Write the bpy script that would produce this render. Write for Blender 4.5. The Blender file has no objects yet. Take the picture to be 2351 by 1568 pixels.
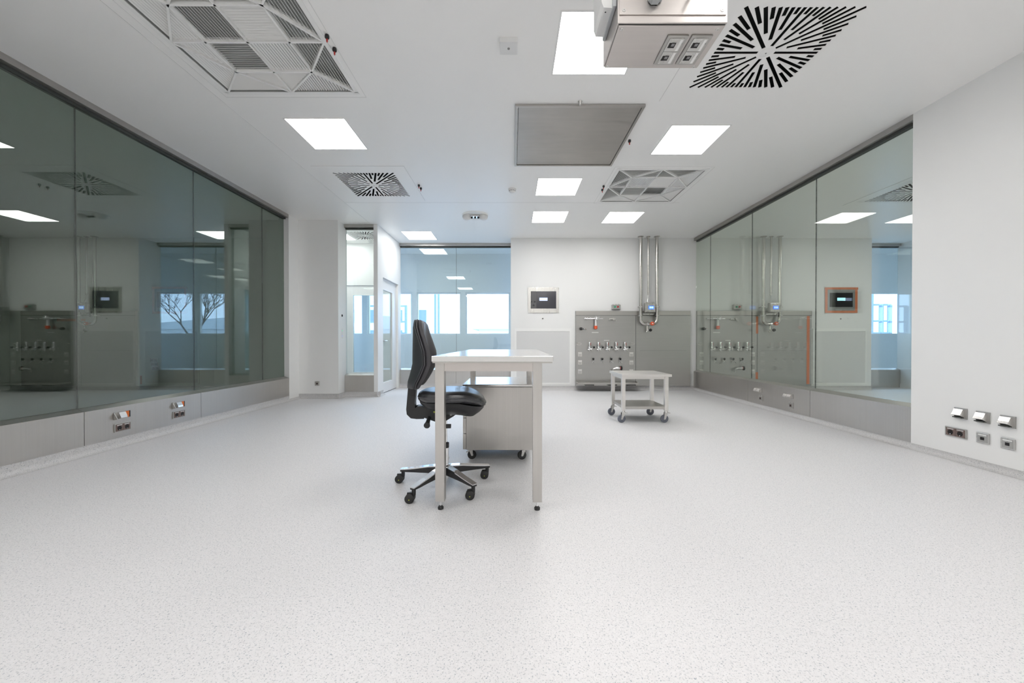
import bpy, bmesh, math, random
from mathutils import Vector, Matrix
random.seed(4)
PI = math.pi
S = bpy.context.scene
COL = S.collection

# ------------------------------------------------------------------ camera, world, exposure
FPX = 870.0
cam_d = bpy.data.cameras.new('camera')
cam_d.sensor_width = 36.0
cam_d.lens = 36.0 * FPX / 2351.0
cam_d.clip_start = 0.05
cam_d.clip_end = 300
cam = bpy.data.objects.new('camera', cam_d)
COL.objects.link(cam)
cam.location = (0, 0, 1.03)
cam.rotation_euler = (math.radians(90 - 0.4), 0, 0)
cam_d.shift_y = 0.0023
cam_d.shift_x = -0.0002
S.camera = cam

world = bpy.data.worlds.new('overcast_sky')
S.world = world
world.use_nodes = True
bg = world.node_tree.nodes['Background']
bg.inputs['Color'].default_value = (0.54, 0.70, 1.0, 1)
bg.inputs['Strength'].default_value = 5.8

S.view_settings.view_transform = 'Standard'
S.view_settings.look = 'None'
S.view_settings.exposure = 0.0
S.view_settings.gamma = 1.0
S.view_settings.use_curve_mapping = False
try:
    cy = S.cycles
    cy.use_denoising = True
    cy.max_bounces = 12
    cy.diffuse_bounces = 6
    cy.glossy_bounces = 5
    cy.transmission_bounces = 8
    cy.transparent_max_bounces = 24
    cy.sample_clamp_indirect = 6.0
    cy.caustics_reflective = False
    cy.caustics_refractive = False
except Exception:
    pass
LAMP = 15.0          # radiance of the ceiling light diffusers

# ------------------------------------------------------------------ materials
def newmat(name):
    m = bpy.data.materials.new(name)
    m.use_nodes = True
    return m, m.node_tree, m.node_tree.nodes['Principled BSDF']

def plain(name, col, rough=0.5, metal=0.0, spec=0.5, noise=0.0, scale=8.0, coat=0.0):
    m, nt, b = newmat(name)
    b.inputs['Base Color'].default_value = (*col, 1)
    b.inputs['Roughness'].default_value = rough
    b.inputs['Metallic'].default_value = metal
    b.inputs['Specular IOR Level'].default_value = spec
    b.inputs['Coat Weight'].default_value = coat
    if noise:
        tc = nt.nodes.new('ShaderNodeTexCoord')
        n = nt.nodes.new('ShaderNodeTexNoise'); n.inputs['Scale'].default_value = scale
        n.inputs['Detail'].default_value = 4
        nt.links.new(tc.outputs['Object'], n.inputs['Vector'])
        r = nt.nodes.new('ShaderNodeMapRange')
        r.inputs['To Min'].default_value = max(0.02, rough - noise)
        r.inputs['To Max'].default_value = min(1, rough + noise)
        nt.links.new(n.outputs['Fac'], r.inputs['Value'])
        nt.links.new(r.outputs['Result'], b.inputs['Roughness'])
    return m

def emit(name, col, strength):
    m, nt, b = newmat(name)
    b.inputs['Base Color'].default_value = (*col, 1)
    b.inputs['Emission Color'].default_value = (*col, 1)
    b.inputs['Emission Strength'].default_value = strength
    return m

def steel(name, col, rough, brush, amt=0.10, vary=0.10, stain=0.0):
    """brushed stainless steel; brush = noise scale per axis (large across the grain)"""
    m, nt, b = newmat(name)
    N, L = nt.nodes, nt.links
    b.inputs['Metallic'].default_value = 1.0
    tc = N.new('ShaderNodeTexCoord')
    mp = N.new('ShaderNodeMapping'); mp.inputs['Scale'].default_value = brush
    L.new(tc.outputs['Object'], mp.inputs['Vector'])
    n = N.new('ShaderNodeTexNoise'); n.inputs['Scale'].default_value = 1.0; n.inputs['Detail'].default_value = 5
    L.new(mp.outputs['Vector'], n.inputs['Vector'])
    big = N.new('ShaderNodeTexNoise'); big.inputs['Scale'].default_value = 2.3; big.inputs['Detail'].default_value = 3
    L.new(tc.outputs['Object'], big.inputs['Vector'])
    r = N.new('ShaderNodeMapRange')
    r.inputs['From Min'].default_value = 0.3; r.inputs['From Max'].default_value = 0.7
    r.inputs['To Min'].default_value = rough - amt; r.inputs['To Max'].default_value = rough + amt
    L.new(n.outputs['Fac'], r.inputs['Value']); L.new(r.outputs['Result'], b.inputs['Roughness'])
    mx = N.new('ShaderNodeMix'); mx.data_type = 'RGBA'
    mx.inputs[6].default_value = tuple(c * (1 - vary) for c in col) + (1,)
    mx.inputs[7].default_value = tuple(min(1, c * (1 + vary)) for c in col) + (1,)
    ad = N.new('ShaderNodeMath'); ad.operation = 'MULTIPLY_ADD'
    ad.inputs[1].default_value = 0.55; L.new(n.outputs['Fac'], ad.inputs[0])
    m2 = N.new('ShaderNodeMath'); m2.operation = 'MULTIPLY'; m2.inputs[1].default_value = 0.45
    L.new(big.outputs['Fac'], m2.inputs[0]); L.new(m2.outputs[0], ad.inputs[2])
    r2 = N.new('ShaderNodeMapRange'); r2.inputs['From Min'].default_value = 0.35; r2.inputs['From Max'].default_value = 0.65
    L.new(ad.outputs[0], r2.inputs['Value'])
    L.new(r2.outputs['Result'], mx.inputs[0]); L.new(mx.outputs[2], b.inputs['Base Color'])
    return m

def floor_mat(name, base, dark):
    m, nt, b = newmat(name)
    N, L = nt.nodes, nt.links
    tc = N.new('ShaderNodeTexCoord')
    def chips(scale, lo, hi, off):
        mp = N.new('ShaderNodeMapping'); mp.inputs['Location'].default_value = off
        L.new(tc.outputs['Object'], mp.inputs['Vector'])
        v = N.new('ShaderNodeTexNoise'); v.inputs['Scale'].default_value = scale
        v.inputs['Detail'].default_value = 1.5; v.inputs['Roughness'].default_value = 0.6
        L.new(mp.outputs['Vector'], v.inputs['Vector'])
        r = N.new('ShaderNodeMapRange'); r.inputs['From Min'].default_value = lo; r.inputs['From Max'].default_value = hi
        L.new(v.outputs['Fac'], r.inputs['Value'])
        return r.outputs['Result']
    cur = None
    def mix(fac, c1, c2):
        x = N.new('ShaderNodeMix'); x.data_type = 'RGBA'
        L.new(fac, x.inputs[0])
        if isinstance(c1, tuple): x.inputs[6].default_value = (*c1, 1)
        else: L.new(c1, x.inputs[6])
        x.inputs[7].default_value = (*c2, 1)
        return x.outputs[2]
    mott = chips(45, 0.35, 0.75, (3, 1, 0))
    c = mix(mott, base, tuple(x * 0.95 for x in base))
    c = mix(chips(150, 0.585, 0.70, (0, 0, 0)), c, dark)
    c = mix(chips(170, 0.60, 0.70, (5, 9, 0)), c, tuple(x * 0.72 for x in base))
    c = mix(chips(110, 0.66, 0.75, (15, 2, 0)), c, (dark[0] * 0.75, dark[1] * 0.8, dark[2] * 0.85))
    c = mix(chips(120, 0.64, 0.72, (7, 22, 0)), c, tuple(min(1, x * 1.08) for x in base))
    L.new(c, b.inputs['Base Color'])
    b.inputs['Roughness'].default_value = 0.42
    b.inputs['Specular IOR Level'].default_value = 0.45
    return m

def glass_mat(name, tint, r0=0.045):
    """thin architectural glazing: tinted see-through mixed with a mirror by a facing-angle Fresnel law"""
    m = bpy.data.materials.new(name); m.use_nodes = True
    nt = m.node_tree; N, L = nt.nodes, nt.links
    N.clear()
    out = N.new('ShaderNodeOutputMaterial')
    t = N.new('ShaderNodeBsdfTransparent'); t.inputs['Color'].default_value = (*tint, 1)
    g = N.new('ShaderNodeBsdfGlossy'); g.inputs['Roughness'].default_value = 0.0
    g.inputs['Color'].default_value = (0.95, 0.98, 0.96, 1)
    lw = N.new('ShaderNodeLayerWeight'); lw.inputs['Blend'].default_value = 0.5
    p = N.new('ShaderNodeMath'); p.operation = 'POWER'; p.inputs[1].default_value = 5.0
    L.new(lw.outputs['Facing'], p.inputs[0])
    ma = N.new('ShaderNodeMath'); ma.operation = 'MULTIPLY_ADD'
    ma.inputs[1].default_value = 1 - r0; ma.inputs[2].default_value = r0
    L.new(p.outputs[0], ma.inputs[0])
    mx = N.new('ShaderNodeMixShader')
    L.new(ma.outputs[0], mx.inputs['Fac']); L.new(t.outputs[0], mx.inputs[1]); L.new(g.outputs[0], mx.inputs[2])
    L.new(mx.outputs[0], out.inputs['Surface'])
    return m

M = {}
M['wall'] = plain('white_wall_panel', (0.86, 0.86, 0.848), 0.38, spec=0.35, noise=0.04, scale=1.5)
M['ceil'] = plain('white_ceiling_metal', (0.945, 0.94, 0.925), 0.33, spec=0.4, noise=0.04, scale=1.2)
M['joint'] = plain('grey_joint_seal', (0.66, 0.66, 0.65), 0.7)
M['dark_joint'] = plain('dark_joint_seal', (0.06, 0.065, 0.06), 0.6)
M['diffwhite'] = plain('white_powder_coat', (0.90, 0.90, 0.885), 0.4)
M['slat'] = plain('white_slat_metal', (0.88, 0.88, 0.865), 0.45)
M['plenum'] = plain('black_plenum', (0.004, 0.005, 0.004), 0.9)
M['plenum_grey'] = plain('grey_plenum', (0.42, 0.43, 0.42), 0.8)
M['floor'] = floor_mat('speckled_vinyl_floor', (0.79, 0.78, 0.787), (0.43, 0.45, 0.48))
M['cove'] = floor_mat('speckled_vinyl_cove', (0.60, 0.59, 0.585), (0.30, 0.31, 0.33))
M['steel_v'] = steel('brushed_steel_upright_grain', (0.56, 0.54, 0.515), 0.34, (110, 110, 1.0), amt=0.03, vary=0.035)
M['steel_rail'] = steel('brushed_steel_rail', (0.46, 0.44, 0.42), 0.38, (110, 1.0, 110), amt=0.03, vary=0.035)
M['steel_h'] = steel('brushed_steel_level_grain', (0.50, 0.485, 0.46), 0.36, (1.0, 110, 110), amt=0.03, vary=0.035)
M['steel_panel'] = steel('brushed_steel_cabinet', (0.47, 0.465, 0.45), 0.36, (2, 80, 80), amt=0.03, vary=0.03)
M['steel_plate'] = steel('stained_steel_plate', (0.455, 0.435, 0.41), 0.42, (2.5, 20, 20), amt=0.05, vary=0.08)
M['steel_top'] = steel('brushed_steel_worktop', (0.74, 0.73, 0.72), 0.22, (100, 2, 40), amt=0.03, vary=0.02)
M['steel_box'] = steel('pinkish_brushed_steel', (0.60, 0.56, 0.535), 0.32, (3, 90, 40), amt=0.03, vary=0.03)
M['steel_trolley'] = steel('satin_trolley_steel', (0.74, 0.72, 0.69), 0.38, (3, 80, 80), amt=0.03, vary=0.02)
M['chrome'] = plain('polished_chrome', (0.86, 0.86, 0.87), 0.07, 1.0)
M['satin'] = plain('satin_metal', (0.62, 0.61, 0.59), 0.28, 1.0, noise=0.05, scale=20)
M['pipe'] = plain('satin_pipe_steel', (0.60, 0.58, 0.55), 0.22, 1.0, noise=0.04, scale=10)
M['black'] = plain('black_plastic', (0.018, 0.018, 0.019), 0.42, noise=0.05, scale=60)
M['rubber'] = plain('black_rubber', (0.025, 0.025, 0.025), 0.65)
M['grey_rubber'] = plain('blue_grey_rubber_tread', (0.13, 0.14, 0.17), 0.55)
M['grey_wheel'] = plain('grey_wheel_core', (0.33, 0.34, 0.36), 0.5)
M['leather'] = plain('black_artificial_leather', (0.052, 0.050, 0.056), 0.46, noise=0.015, scale=14, spec=0.5)
M['seat_leather'] = plain('black_seat_leather', (0.035, 0.035, 0.04), 0.27, noise=0.01, scale=10, spec=0.9)
M['fabric_dark'] = plain('charcoal_back_shell', (0.030, 0.034, 0.038), 0.45, noise=0.02, scale=20)
M['piping'] = plain('charcoal_piping', (0.07, 0.07, 0.078), 0.5)
M['yellow'] = plain('yellow_mark', (0.55, 0.60, 0.08), 0.5)
M['plate_grey'] = plain('satin_socket_frame', (0.46, 0.45, 0.43), 0.35, 0.75)
M['flap'] = plain('bright_socket_flap', (0.78, 0.76, 0.74), 0.25, 0.85)
M['brown'] = plain('brown_socket_insert', (0.17, 0.12, 0.105), 0.4)
M['deep'] = plain('socket_hole_black', (0.008, 0.006, 0.006), 0.6)
M['orange'] = plain('orange_label', (0.72, 0.17, 0.03), 0.5)
M['tape'] = plain('orange_masking_tape', (0.75, 0.22, 0.09), 0.6)
M['label_white'] = plain('white_label_strip', (0.85, 0.85, 0.83), 0.4)
M['ink'] = plain('grey_ink', (0.25, 0.25, 0.25), 0.6)
M['screen'] = plain('dark_screen_glass', (0.045, 0.045, 0.055), 0.12, spec=0.7)
M['screen_mark'] = plain('screen_print', (0.02, 0.02, 0.025), 0.3)
M['glow_lilac'] = emit('lit_screen_field', (0.55, 0.66, 1.0), 1.0)
M['glow_cyan'] = emit('lit_screen_field_cyan', (0.45, 0.85, 0.95), 1.0)
M['glow_blue'] = emit('blue_lcd', (0.05, 0.20, 0.95), 0.9)
M['glow_lcd'] = emit('blue_lcd_digits', (0.45, 0.68, 1.0), 1.0)
M['led_green'] = emit('green_led', (0.1, 0.9, 0.35), 0.8)
M['led_blue'] = emit('blue_led', (0.35, 0.4, 1.0), 0.8)
M['lamp'] = emit('ceiling_light_diffuser', (1.0, 0.985, 0.965), LAMP)
def prismatic(m):
    # prismatic LED panel: most light leaves straight down (its real intensity distribution)
    nt = m.node_tree; b = nt.nodes['Principled BSDF']
    lw = nt.nodes.new('ShaderNodeLayerWeight'); lw.inputs['Blend'].default_value = 0.5
    r = nt.nodes.new('ShaderNodeMapRange')
    r.inputs['To Min'].default_value = LAMP * 1.06; r.inputs['To Max'].default_value = LAMP * 0.88
    nt.links.new(lw.outputs['Facing'], r.inputs['Value'])
    nt.links.new(r.outputs['Result'], b.inputs['Emission Strength'])
prismatic(M['lamp'])
M['lamp_frame'] = plain('white_lamp_frame', (0.85, 0.85, 0.84), 0.4)
M['filter'] = plain('light_grey_perforated', (0.70, 0.70, 0.695), 0.6)
M['red'] = plain('red_plastic', (0.45, 0.03, 0.025), 0.4)
M['green'] = plain('green_plastic', (0.02, 0.28, 0.14), 0.4)
M['red_orange'] = plain('red_orange_cap', (0.85, 0.13, 0.05), 0.35)
M['white_plastic'] = plain('white_plastic', (0.80, 0.80, 0.79), 0.4)
M['cool_plastic'] = plain('pale_grey_plastic', (0.52, 0.54, 0.55), 0.35)
M['glass_left'] = glass_mat('dimmed_green_glazing', (0.70, 0.765, 0.72), 0.12)  # tint darkened so the unlit room behind it looks dim
M['glass_right'] = glass_mat('green_tinted_glazing', (0.935, 0.965, 0.93), 0.075)
M['glass_back'] = glass_mat('aqua_glazing', (0.905, 0.96, 0.97))
M['glass_door'] = glass_mat('clear_door_glazing', (0.93, 0.97, 0.97))
M['glass_clear'] = glass_mat('clear_window_glazing', (0.97, 0.985, 0.99), 0.03)
M['outside_wall'] = plain('pale_outside_render', (0.80, 0.82, 0.84), 0.8)
M['outside_blue'] = plain('blue_grey_outside_metal', (0.25, 0.36, 0.48), 0.6)
M['outside_ground'] = plain('pale_paving', (0.55, 0.56, 0.56), 0.9)
M['outside_roof'] = plain('pale_sheet_roof', (0.62, 0.68, 0.72), 0.7)
M['outside_dark'] = plain('outside_window_dark', (0.16, 0.24, 0.32), 0.3)
M['bark'] = plain('grey_bark', (0.09, 0.08, 0.075), 0.9)
M['door_white'] = plain('white_door_leaf', (0.84, 0.84, 0.835), 0.35)

# ------------------------------------------------------------------ mesh helpers
class MB:
    def __init__(self): self.bm = bmesh.new()
    def box(self, x0, x1, y0, y1, z0, z1, mat=None, bev=0.0):
        vs = [self.bm.verts.new(p) for p in ((x0,y0,z0),(x1,y0,z0),(x1,y1,z0),(x0,y1,z0),(x0,y0,z1),(x1,y0,z1),(x1,y1,z1),(x0,y1,z1))]
        fs = [self.bm.faces.new([vs[i] for i in f]) for f in ((0,3,2,1),(4,5,6,7),(0,1,5,4),(1,2,6,5),(2,3,7,6),(3,0,4,7))]
        if bev:
            es = list({e for f in fs for e in f.edges})
            r = bmesh.ops.bevel(self.bm, geom=es, offset=bev, segments=2, affect='EDGES', profile=0.6)
            vs = list({v for f in r['faces'] for v in f.verts} | {v for v in vs if v.is_valid})
        if mat is not None:
            bmesh.ops.transform(self.bm, matrix=mat, verts=[v for v in vs if v.is_valid])
        return self
    def prism(self, pts, axis, a0, a1):
        """polygon pts in the plane across axis, extruded from a0 to a1"""
        def P(p, a):
            if axis == 'x': return (a, p[0], p[1])
            if axis == 'y': return (p[0], a, p[1])
            return (p[0], p[1], a)
        A = [self.bm.verts.new(P(p, a0)) for p in pts]
        B = [self.bm.verts.new(P(p, a1)) for p in pts]
        n = len(pts)
        self.bm.faces.new(A); self.bm.faces.new(B[::-1])
        for i in range(n):
            self.bm.faces.new((A[i], B[i], B[(i+1) % n], A[(i+1) % n]))
        return self
    def rings(self, rings, cap=True):
        R = [[self.bm.verts.new(p) for p in r] for r in rings]
        n = len(R[0])
        for a, b in zip(R, R[1:]):
            for i in range(n):
                self.bm.faces.new((a[i], a[(i+1) % n], b[(i+1) % n], b[i]))
        if cap:
            self.bm.faces.new(R[0][::-1]); self.bm.faces.new(R[-1])
        return self
    def tube(self, pts, r, seg=12, cap=True):
        pts = [Vector(p) for p in pts]
        rs = r if isinstance(r, (list, tuple)) else [r] * len(pts)
        out = []
        prev = None
        for i, p in enumerate(pts):
            d = (pts[min(i+1, len(pts)-1)] - pts[max(i-1, 0)]).normalized()
            if prev is None:
                u = d.orthogonal().normalized()
            else:
                u = (prev - d * prev.dot(d)).normalized()
            prev = u
            v = d.cross(u)
            out.append([p + (u * math.cos(2*PI*k/seg) + v * math.sin(2*PI*k/seg)) * rs[i] for k in range(seg)])
        return self.rings(out, cap)
    def cyl(self, p0, p1, r, seg=20, r2=None):
        return self.tube([p0, p1], [r, r if r2 is None else r2], seg)
    def lathe(self, prof, c=(0,0,0), axis='z', seg=24):
        """prof = [(radius, height)...]"""
        out = []
        for r, h in prof:
            r = max(r, 1e-5)
            ring = []
            for k in range(seg):
                a = 2*PI*k/seg
                u, v = r*math.cos(a), r*math.sin(a)
                if axis == 'z': q = (c[0]+u, c[1]+v, c[2]+h)
                elif axis == 'y': q = (c[0]+u, c[1]+h, c[2]+v)
                else: q = (c[0]+h, c[1]+u, c[2]+v)
                ring.append(q)
            out.append(ring)
        return self.rings(out)
    def build(self, name, mat, parent=None, smooth=False, loc=None):
        bmesh.ops.remove_doubles(self.bm, verts=self.bm.verts, dist=1e-6)
        bmesh.ops.recalc_face_normals(self.bm, faces=self.bm.faces)
        me = bpy.data.meshes.new(name)
        self.bm.to_mesh(me); self.bm.free()
        if smooth:
            for p in me.polygons: p.use_smooth = True
            try: me.set_sharp_from_angle(angle=math.radians(38))
            except Exception: pass
        me.materials.append(mat)
        o = bpy.data.objects.new(name, me)
        COL.objects.link(o)
        if loc: o.location = loc
        if parent is not None: o.parent = parent
        return o

def tag(o, label=None, cat=None, group=None, kind=None):
    if label: o['label'] = label
    if cat: o['category'] = cat
    if group: o['group'] = group
    if kind: o['kind'] = kind
    return o
def empty(name, loc, rz=0, label=None, cat=None, group=None, kind=None):
    e = bpy.data.objects.new(name, None)
    COL.objects.link(e)
    e.location = loc; e.rotation_euler = (0, 0, rz); e.empty_display_size = 0.1
    return tag(e, label, cat, group, kind)
CHILD = {}
def copy_tree(o, parent=None):
    c = o.copy(); COL.objects.link(c)
    if parent is not None: c.parent = parent
    for ch in list(o.children): copy_tree(ch, c)
    return c
def again(src, loc, rz=None, label=None, group=None):
    c = copy_tree(src)
    c.location = loc
    if rz is not None: c.rotation_euler = (0, 0, rz)
    if label: c['label'] = label
    if group: c['group'] = group
    return c
def struct(o):
    o['kind'] = 'structure'; return o

def slab(name, mat, axis, a0, a1, u0, u1, v0, v1, holes, parent=None):
    """slab across `axis` between a0 and a1 with rectangular openings (u0,u1,v0,v1)"""
    us = sorted({u0, u1} | {h[0] for h in holes} | {h[1] for h in holes})
    vs = sorted({v0, v1} | {h[2] for h in holes} | {h[3] for h in holes})
    us = [u for u in us if u0 <= u <= u1]; vs = [v for v in vs if v0 <= v <= v1]
    bm = bmesh.new(); cache = {}
    def V(u, v, a):
        k = (u, v, a)
        if k not in cache:
            p = (a, u, v) if axis == 'x' else ((u, a, v) if axis == 'y' else (u, v, a))
            cache[k] = bm.verts.new(p)
        return cache[k]
    solid = {}
    for i in range(len(us)-1):
        for j in range(len(vs)-1):
            cu, cv = (us[i]+us[i+1])/2, (vs[j]+vs[j+1])/2
            solid[i, j] = not any(h[0] < cu < h[1] and h[2] < cv < h[3] for h in holes)
    for (i, j), s in solid.items():
        if not s: continue
        A, B, Cc, D = (us[i], vs[j]), (us[i+1], vs[j]), (us[i+1], vs[j+1]), (us[i], vs[j+1])
        bm.faces.new([V(*q, a0) for q in (A, B, Cc, D)])
        bm.faces.new([V(*q, a1) for q in (D, Cc, B, A)])
        for (di, dj, p, q) in ((0, -1, A, B), (1, 0, B, Cc), (0, 1, Cc, D), (-1, 0, D, A)):
            if not solid.get((i+di, j+dj), False):
                bm.faces.new([V(*p, a0), V(*q, a0), V(*q, a1), V(*p, a1)])
    bmesh.ops.recalc_face_normals(bm, faces=bm.faces)
    me = bpy.data.meshes.new(name); bm.to_mesh(me); bm.free()
    me.materials.append(mat)
    o = bpy.data.objects.new(name, me); COL.objects.link(o)
    if parent is not None: o.parent = parent
    return o

# ------------------------------------------------------------------ room shell
H = 3.20
SWIRLS = [(1.905, 2.862), (-1.92, 5.285), (5.86, 5.50)]
SW_H = 0.41
LAMS = [(-1.92, 2.765), (1.905, 5.36)]
LM_H = 0.56
AIR_SW = (-3.02, 7.80); AIR_H = 0.30
ceil_holes = [(x-SW_H, x+SW_H, y-SW_H, y+SW_H) for x, y in SWIRLS]
ceil_holes += [(x-LM_H, x+LM_H, y-LM_H, y+LM_H) for x, y in LAMS]
ceil_holes += [(AIR_SW[0]-AIR_H, AIR_SW[0]+AIR_H, AIR_SW[1]-AIR_H, AIR_SW[1]+AIR_H)]
struct(MB().box(-10.8, 12.2, -3.7, 9.62, -0.12, 0).build('floor', M['floor']))
struct(slab('ceiling', M['ceil'], 'z', H, H+0.10, -10.8, 12.2, -3.7, 9.62, ceil_holes))

# ceiling joints
def strip(name, x0, x1, y0, y1):
    return struct(MB().box(x0, x1, y0, y1, H-0.0012, H+0.001).build(name, M['joint']))
strip('trim_1', -2.623, -2.619, -3.4, 7.0)
strip('trim_3', -2.619, 2.62, 5.945, 5.949)

# walls
struct(slab('wall_back', M['wall'], 'y', 8.0, 8.5, -0.03, 7.58, 0, H, []))
struct(slab('wall_right', M['wall'], 'x', 3.83, 4.0, -3.5, 3.635, 0, H, []))
struct(slab('wall_right_side', M['wall'], 'x', 8.63, 8.8, -3.5, 8.5, 0, H, []))
struct(slab('wall_front', M['wall'], 'y', -3.7, -3.5, -10.8, 8.8, 0, H, []))
struct(slab('wall_left', M['wall'], 'x', -4.0, -3.83, 6.505, 6.9, 0, H, []))
struct(slab('wall_left_front', M['wall'], 'x', -4.0, -3.83, -3.5, 0.85, 0, H, []))
struct(slab('wall_left_back', M['wall'], 'y', 8.0, 8.5, -10.6, -4.4, 0, H, []))
struct(slab('wall_left_side', M['wall'], 'x', -10.8, -10.6, -3.5, 9.45, 0, H, []))
struct(slab('wall_closet_front', M['wall'], 'y', 6.80, 6.9, -4.4, -3.12, 0, H, []))
struct(slab('wall_airlock_left', M['wall'], 'x', -4.4, -4.3, 6.9, 8.5, 0, H, []))
struct(slab('wall_closet_side', M['wall'], 'x', -3.22, -3.12, 6.9, 7.16, 0, H, []))
struct(slab('wall_airlock_front', M['wall'], 'y', 7.05, 7.16, -2.575, -2.50, 0, H, []))
struct(slab('wall_airlock_side', M['wall'], 'x', -2.60, -2.50, 7.16, 8.5, 0, H, [(7.34, 8.32, -1, 2.27)]))
struct(slab('wall_airlock_back', M['wall'], 'y', 8.42, 8.5, -4.3, -2.60, 0, H, [(-3.74, -2.80, -1, 2.27)]))
PW, PP, PX0 = 1.11, 1.225, -2.39
WIN = [PX0 + PP*k for k in range(-6, 11)]
struct(slab('wall_corridor', M['wall'], 'y', 9.45, 9.6, -10.6, 12.0, 0, H, [(x, x+PW, 1.19, 2.25) for x in WIN]))
struct(slab('wall_corridor_end', M['wall'], 'x', 12.0, 12.2, -3.5, 9.6, 0, H, []))

# vinyl coves that run up the walls
def cove(name, axis, a0, a1, w, sgn, top):
    """skirting cove; w = wall plane, sgn = direction into the room"""
    prof = [(0.0, 0.0), (0.0, top), (0.004, top)]
    R = 0.05
    for k in range(0, 7):
        t = k / 6 * PI/2
        prof.append((0.004 + R*(1-math.cos(t)), R*(1-math.sin(t))*0.9 + 0.001))
    pts = [(w + sgn*(p[0]), p[1]) for p in prof]
    m = MB()
    if axis == 'y': m.prism(pts, 'y', a0, a1)
    else: m.prism(pts, 'x', a0, a1)
    return struct(m.build(name, M['cove'], smooth=True))
cove('baseboard_left', 'y', -3.5, 6.80, -3.835, 1, 0.092)
cove('baseboard_right', 'y', -3.5, 8.0, 3.832, -1, 0.055)
cove('baseboard_back', 'x', -0.03, 3.83, 8.0, -1, 0.088)
cove('baseboard_closet_front', 'x', -3.83, -3.07, 6.80, -1, 0.088)
cove('baseboard_closet_side', 'y', 6.75, 7.05, -3.12, 1, 0.088)
cove('baseboard_airlock_front', 'x', -3.12, -2.45, 7.05, -1, 0.088)
cove('baseboard_airlock_side', 'y', 7.0, 7.34, -2.50, 1, 0.088)
cove('baseboard_alcove', 'x', -2.50, -0.03, 8.42, -1, 0.088)
cove('baseboard_alcove_side', 'y', 8.0, 8.42, -0.03, -1, 0.088)
cove('baseboard_right_room', 'x', 3.95, 7.58, 8.0, -1, 0.088)
cove('baseboard_left_room', 'x', -10.6, -4.4, 8.0, -1, 0.088)

# ------------------------------------------------------------------ flush glazed partitions (structure)
def partition(idx, axis, face, sgn, cuts, base_cuts, glassmat, z_base0=0.09, base_w=0.12, top=3.12):
    """glazed partition. face = room-side plane of rail and base, sgn = direction away from the room"""
    root = struct(empty('window_%d' % idx, (0, 0, 0)))
    g0 = face + sgn*0.07
    def bx(m, u0, u1, a, b, z0, z1):
        a, b = min(a, b), max(a, b)
        return m.box(a, b, u0, u1, z0, z1) if axis == 'y' else m.box(u0, u1, a, b, z0, z1)
    for c0, c1 in zip(cuts, cuts[1:]):
        if axis == 'y':      # the long glass runs stand a third of a degree out of square with the back wall
            d0, d1 = -0.0065*(c0-4.5), -0.0065*(c1-4.5)
            m = MB(); m.prism([(g0+d0, c0+0.002), (g0+d1, c1-0.002), (g0+d1+sgn*0.012, c1-0.002), (g0+d0+sgn*0.012, c0+0.002)], 'z', 0.425, top+0.03)
        else:
            m = MB(); bx(m, c0+0.002, c1-0.002, g0, g0+sgn*0.012, 0.425, top+0.03)
        m.build('glass_pane', glassmat, root)
    for c in cuts[1:-1]:
        dd = -0.0065*(c-4.5) if axis == 'y' else 0.0
        m = MB(); bx(m, c-0.002, c+0.002, g0+dd+sgn*0.0005, g0+dd+sgn*0.0115, 0.425, top)
        m.build('pane_joint', M['dark_joint'], root)
    m = MB(); bx(m, cuts[0], cuts[-1], face, face+sgn*0.15, 3.145, H)
    m.build('head_rail', M['steel_h' if axis == 'x' else 'steel_rail'], root)
    m = MB(); bx(m, cuts[0], cuts[-1], face+sgn*0.05, face+sgn*0.10, top, 3.145)
    m.build('head_gasket', M['dark_joint'], root)
    for c0, c1 in zip(base_cuts, base_cuts[1:]):
        m = MB()
        pts = [(face, z_base0), (face, 0.395), (face+sgn*0.07, 0.425), (face+sgn*0.082, 0.425), (face+sgn*0.15, 0.395), (face+sgn*0.15, 0.0), (face+sgn*0.01, 0.0), (face+sgn*0.01, z_base0)]
        m.prism(pts, 'y' if axis == 'y' else 'x', c0+0.002, c1-0.002)
        m.build('base_panel', M['steel_v'], root)
    return root
partition(1, 'y', -3.83, -1, [0.85, 2.12, 3.39, 4.654, 5.942, 6.505], [0.85, 2.12, 3.386, 4.66, 6.505], M['glass_left'])
partition(2, 'y', 3.83, 1, [3.635, 4.875, 6.16, 7.44, 8.0], [3.635, 4.87, 6.15, 8.0], M['glass_right'], 0.055)
partition(3, 'x', 8.42, 1, [-2.50, -1.25, -0.03], [-2.50, -1.25, -0.03], M['glass_back'])
partition(4, 'x', 7.05, 1, [-3.12, -2.575], [-3.12, -2.575], M['glass_door'])

partition(5, 'x', 8.42, 1, [7.58, 8.63], [7.58, 8.63], M['glass_back'])

# corridor windows in the outer wall
for k, x in enumerate(WIN):
    w = struct(empty('window_%d' % (6+k), (x, 9.5, 1.19)))
    m = MB(); t = 0.035
    m.box(0, PW, 0, 0.06, 0, t); m.box(0, PW, 0, 0.06, 1.06-t, 1.06); m.box(0, t, 0, 0.06, t, 1.06-t); m.box(PW-t, PW, 0, 0.06, t, 1.06-t)
    m.build('window_frame', M['diffwhite'], w)
    MB().box(t, PW-t, 0.025, 0.033, t, 1.06-t).build('window_glass', M['glass_clear'], w)

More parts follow.
